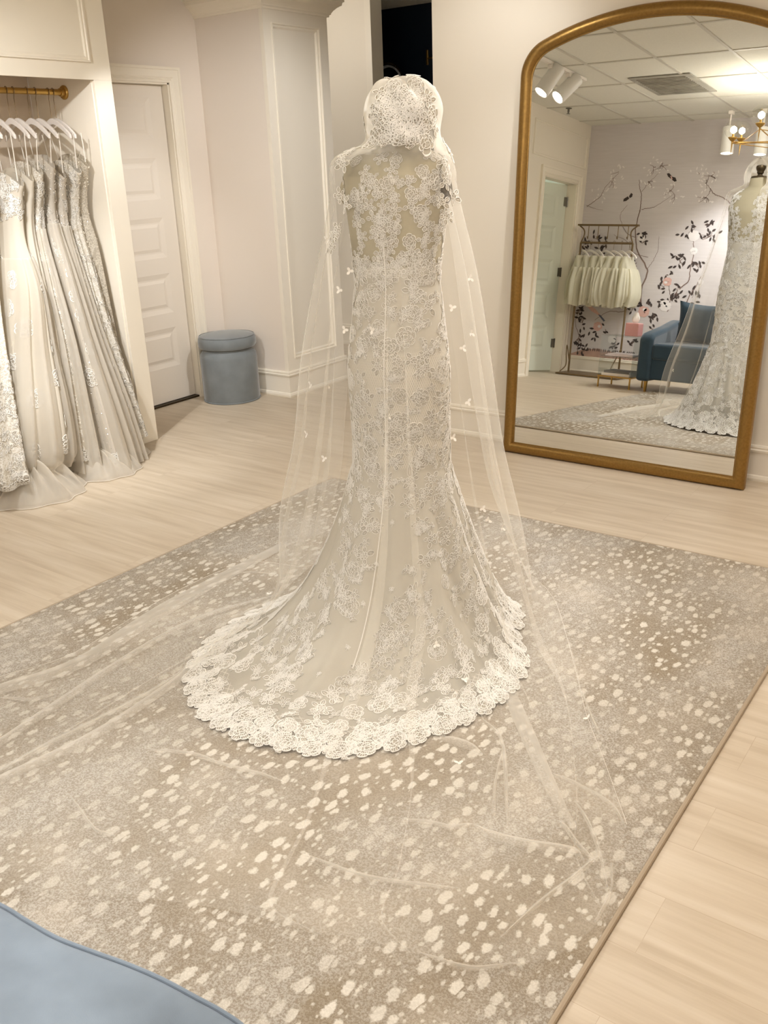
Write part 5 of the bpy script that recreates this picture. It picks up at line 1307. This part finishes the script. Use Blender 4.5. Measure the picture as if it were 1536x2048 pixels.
# ceiling vent
vx0, vx1 = RF(1255, 155, Z=CEIL).x, RF(1380, 145, Z=CEIL).x; vy0, vy1 = RF(1300, 190, Z=CEIL).y, RF(1255, 155, Z=CEIL).y
vt = thing('ceiling_vent', 'grey square return-air vent stained dark in the ceiling, seen in the mirror', 'vent', ((vx0+vx1)/2, (vy0+vy1)/2, CEIL))
MB().box((vx0, vy0, CEIL-.010), (vx1, vy1, CEIL-.004)).build('panel', 'vent', vt, smooth=False)
m = MB(); k = vy0+.06
while k < vy1-.06: m.box((vx0+.05, k, CEIL-.018), (vx1-.05, k+.012, CEIL-.009)); k += .045
m.build('louvres', 'vent', vt, smooth=False)
t = thing('ceiling_diffuser', 'white slotted air diffuser in the ceiling above the painted wall', 'vent', (-2.1, -.45, CEIL))
MB().box((-2.55, -.52, CEIL-.012), (-1.6, -.38, CEIL-.006)).build('frame', 'grid', t, smooth=False); MB().box((-2.52, -.48, CEIL-.014), (-1.63, -.46, CEIL-.0115)).box((-2.52, -.44, CEIL-.014), (-1.63, -.42, CEIL-.0115)).build('slot', 'bronze', t, smooth=False)
sp_ = RF(1136, 226, Z=CEIL-.05)
t = thing('fire_sprinkler', 'small metal sprinkler on the ceiling near the closet spotlights', 'sprinkler', (sp_.x, sp_.y, CEIL))
MB().lathe([(.03, 0), (.028, -.006), (.010, -.010), (.010, -.03), (.006, -.045), (.018, -.048), (.018, -.051), (.001, -.052)], (sp_.x, sp_.y, CEIL-.0065), 16, cap=False).build('head', 'hinge', t)

# chandelier
hx, hy_, hz_ = -2.03, .80, 2.15
ch = thing('chandelier', 'brass chandelier with clear glass globes, seen at the top right of the mirror', 'chandelier', (hx, hy_, CEIL))
MB().lathe([(.06, 0), (.06, -.015), (.012, -.03)], (hx, hy_, CEIL), 24).tube([(hx, hy_, CEIL-.02), (hx, hy_, hz_-.12)], .006, 8).build('stem', 'brass', ch)
MB().lathe([(.006, -.22), (.012, -.1), (.022, -.06), (.022, -.03), (.008, -.02)], (hx, hy_, hz_), 16).build('hub', 'brass', ch)
GL = []
for k in range(6):
    a = k*PI/3+.6; rr = .42 if k % 2 else .336; zz_ = hz_+(.02 if k % 2 else -.03); gx, gy = hx+rr*math.cos(a), hy_+rr*math.sin(a); GL.append((gx, gy, zz_))
    ar = MB().tube([(hx, hy_, hz_-.06), (gx, gy, zz_-.03)], .0045, 8).build('arm', 'brass', ch)
    MB().tube([(gx, gy, zz_-.13), (gx, gy, zz_-.02)], [.0015, .007], 10).lathe([(.004, -.03), (.02, -.018), (.036, 0), (.034, .004), (.008, .004), (.008, .03), (.001, .03)], (gx, gy, zz_), 20, cap=False).build('cup', 'brass', ar)
    MB().lathe([(.034, .004)]+[(.072*math.sin(b), .060-.072*math.cos(b)+.004) for b in np.linspace(.62, PI-.01, 18)], (gx, gy, zz_), 28, cap=False).build('globe', 'glass', ar)
    MB().lathe([(.001, .03), (.009, .035), (.013, .055), (.008, .08), (.001, .09)], (gx, gy, zz_), 12, cap=False).build('bulb', 'filament', ar)
    l = bpy.data.lights.new('bulb_lamp', 'POINT'); l.energy = CHAND_W; l.color = (1, .95, .86); l.shadow_soft_size = .024
    o = bpy.data.objects.new('bulb_lamp', l); COL.objects.link(o); o.parent = ch; o.location = Vector((gx, gy, zz_+.06))-ch.location
m = MB()
for k in range(6): m.tube([(GL[k][0], GL[k][1], GL[k][2]-.04), (GL[(k+2) % 6][0], GL[(k+2) % 6][1], GL[(k+2) % 6][2]-.04)], .0035, 6)
m.build('cross_bar', 'brass', ch)

# ------------------------------------------------------------------ painted mural on the wall behind the camera
q = random.Random(21); wy = YB+.0008
def wpt(x, y):
    p = RF(x, y, Y=YB); return np.array([p.x, p.z])
def z5(x, y): return wpt(1000+x/2.866, y/2.866)
def z6(x, y): return wpt(1000+x/2.866, 400+y/2.866)
MU = MB(); lay = [0]
def poly(P, mi):
    lay[0] += 1; MU.m = mi; yy = wy+.0004+(lay[0] % 9)*.00012; MU.add([(a, yy, b) for a, b in P], [tuple(range(len(P)))])
def branch(P, w0, w1, mi=1):
    P = catmull([(a, b, 0) for a, b in P], 30)[:, :2]; P = P+np.array([[q.uniform(-.004, .004), q.uniform(-.004, .004)] for _ in P]); d = np.gradient(P, axis=0); d /= np.linalg.norm(d, axis=1, keepdims=True)+1e-9; n = np.stack([-d[:, 1], d[:, 0]], 1)
    w_ = np.linspace(w0, w1, len(P))[:, None]/2; A, B = P-n*w_, P+n*w_; MU.m = mi; lay[0] += 1; yy = wy+.0003+(lay[0] % 9)*.00012
    MU.add([(a, yy, b) for a, b in A]+[(a, yy, b) for a, b in B], [(k, k+1, 30+k+1, 30+k) for k in range(29)])
def leaf(c, a, l, w, mi=0):
    t_ = np.linspace(0, 1, 6); u = np.stack([t_*l, np.sin(t_*PI)*w], 1); P = np.vstack([u, (u*[1, -1])[::-1][1:-1]]); cc_, ss = math.cos(a), math.sin(a)
    poly([(c[0]+x*cc_-y*ss, c[1]+x*ss+y*cc_) for x, y in P], mi)
def cluster(c, R, n, mi=0, l=.055):
    for k in range(n):
        a = q.uniform(0, 6.28); r_ = R*math.sqrt(q.random()); p = (c[0]+r_*math.cos(a), c[1]+r_*math.sin(a)); leaf(p, q.uniform(0, 6.28), l*q.uniform(.7, 1.1), l*.2, mi)
        if q.random() < .4: branch([c, ((c[0]+p[0])/2+.01, (c[1]+p[1])/2), p], .004, .003, 1)
def flower(c, R, mi):
    for k, rr in ((8, 1), (6, .7), (5, .42)):
        for j in range(k):
            a = 2*PI*j/k+q.random()*.5; cx_, cy_ = c[0]+R*rr*.5*math.cos(a), c[1]+R*rr*.5*math.sin(a)
            poly([(cx_+R*rr*.5*math.cos(b)*(.9+.2*q.random()), cy_+R*rr*.42*math.sin(b)) for b in np.linspace(0, 2*PI, 9)[:-1]], mi if (k != 6) else 2)
branch([z6(805, 620), z6(810, 510), z6(842, 420), z6(830, 370), z6(790, 300), z6(775, 220), z6(778, 150), z6(800, 60)], .018, .010)
branch([z5(800, 1210), z5(810, 1130), z5(800, 1080), z5(797, 1030)], .009, .004)
branch([z5(810, 1100), z5(850, 1050), z5(900, 1000), z5(940, 950)], .004, .002); branch([z5(810, 1200), z5(870, 1190), z5(920, 1165), z5(1000, 1110)], .006, .002)
branch([z5(775, 1360), z5(730, 1340), z5(700, 1290), z5(690, 1230), z5(730, 1175)], .006, .003)
branch([z5(495, 1185), z5(570, 1130), z5(605, 1070), z5(680, 990)], .007, .003); branch([z5(495, 1178), z5(540, 1195), z5(590, 1205)], .004, .002)
branch([z5(1190, 1060), z5(1225, 1110), z5(1270, 1130), z5(1320, 1165), z5(1400, 1240)], .005, .008)
branch([z6(1050, 640), z6(1080, 560), z6(1120, 500), z6(1150, 440)], .012, .006); branch([z6(1030, 510), z6(1080, 460), z6(1090, 400), z6(1110, 300), z6(1105, 220)], .012, .006)
branch([z6(840, 400), z6(880, 340), z6(905, 280), z6(910, 210)], .005, .002); branch([z6(960, 640), z6(975, 560), z6(960, 470)], .008, .004)
branch([z6(760, 600), z6(700, 640), z6(620, 640), z6(540, 690)], .007, .004); branch([z6(440, 880), z6(450, 780), z6(430, 700), z6(460, 620)], .008, .004)
branch([z6(850, 330), z6(760, 300), z6(730, 240), z6(650, 200)], .005, .003)
for (x, y), R, n in [((1080, 190), .13, 9), ((1200, 210), .12, 9), ((1205, 140), .08, 5), ((1030, 350), .11, 10), ((1120, 370), .09, 8), ((960, 430), .09, 5), ((940, 500), .10, 6), ((1010, 530), .10, 10), ((1100, 560), .10, 10), ((940, 600), .1, 7), ((760, 600), .1, 7), ((850, 600), .06, 4), ((870, 680), .08, 7), ((870, 740), .07, 4), ((450, 640), .10, 8), ((470, 700), .10, 8), ((540, 760), .08, 6), ((600, 740), .05, 3), ((440, 800), .10, 9), ((470, 870), .08, 7), ((660, 830), .07, 7), ((750, 820), .06, 6), ((820, 190), .05, 5), ((820, 240), .05, 4), ((500, 260), .08, 7), ((590, 260), .08, 8), ((540, 220), .06, 4), ((780, 360), .05, 4)]: cluster(z6(x, y), R*.75, int(n*1.3))
for (x, y), R, mi in [((1110, 205), .06, 2), ((1110, 292), .04, 2), ((958, 468), .05, 3), ((945, 605), .065, 2), ((822, 640), .065, 3), ((558, 725), .055, 3), ((640, 800), .05, 2), ((810, 215), .04, 2), ((1150, 470), .03, 2)]: flower(z6(x, y), R, mi)
for (x, y) in [(680, 985), (640, 1040), (560, 1110), (920, 950), (980, 1090), (1000, 1120), (850, 1040), (880, 960), (1180, 1050), (1140, 1000), (1210, 1010), (1180, 1130)]: cluster(z5(x, y), .09, 9, 2, .035)
for k in range(14): branch([z6(380+k*32, 952), z6(400+k*32, 905+q.uniform(-10, 10)), z6(430+k*32, 925+q.uniform(-20, 20)), z6(460+k*32, 900)], .006, .002, 1)
MU2 = []
gp = [z6(400, 965), z6(400, 880), z6(470, 858), z6(560, 852), z6(640, 870), z6(720, 885), z6(800, 895), z6(1000, 905), z6(1400, 930)]
MU.m = 4; MU.add([(a, wy+.0002, b) for a, b in gp]+[(gp[-1][0]+1.5, wy+.0002, gp[-1][1]), (gp[-1][0]+1.5, wy+.0002, .16), (gp[0][0], wy+.0002, .16)], [tuple(range(len(gp)+3))])
for k in range(26): leaf(z6(470+k*12, 862+k*1.2), PI/2+q.uniform(-.5, .5), .04, .006, 0)
# birds and moths
c = z6(490, 592); d = z6(600, 695)
poly([z6(485, 590), z6(500, 585), z6(515, 605), z6(545, 625), z6(575, 660), z6(560, 660), z6(520, 635), z6(498, 612)], 3); poly([z6(485, 588), z6(500, 585), z6(512, 605), z6(500, 612)], 0); poly([z6(560, 655), z6(575, 660), z6(602, 692), z6(592, 698)], 5); poly([z6(520, 610), z6(545, 625), z6(565, 655), z6(540, 640)], 0)
poly([z5(955, 995), z5(968, 992), z5(985, 1010), z5(978, 1025), z5(962, 1012)], 0); poly([z5(985, 1012), z5(1005, 1018), z5(1012, 1038), z5(998, 1042), z5(983, 1028)], 0); poly([z5(975, 1010), z5(980, 1005), z5(988, 1025), z5(983, 1030)], 3)
poly([z5(705, 1155), z5(708, 1140), z5(732, 1125), z5(740, 1138), z5(722, 1152)], 0); poly([z5(738, 1125), z5(750, 1106), z5(760, 1112), z5(756, 1128), z5(742, 1136)], 0)
# repeat foliage along the rest of the wall
for k in range(26): 
    x_ = q.uniform(-2.0, 2.2); z_ = q.uniform(.5, 2.1); branch([(x_, z_-.3), (x_+q.uniform(-.1, .1), z_), (x_+q.uniform(-.15, .15), z_+.3)], .012, .004); cluster((x_, z_+.1), .12, 8)
    if k % 3 == 0: flower((x_+.05, z_+.15), .06, q.choice((2, 3)))
mu = MU.build('wallpaper_painting', ['mleaf', 'mbranch', 'mpale', 'mpink', 'mground', 'mblue'], smooth=False, fixn=False)
mu['kind'] = 'structure'; mu.name = 'trim_12'
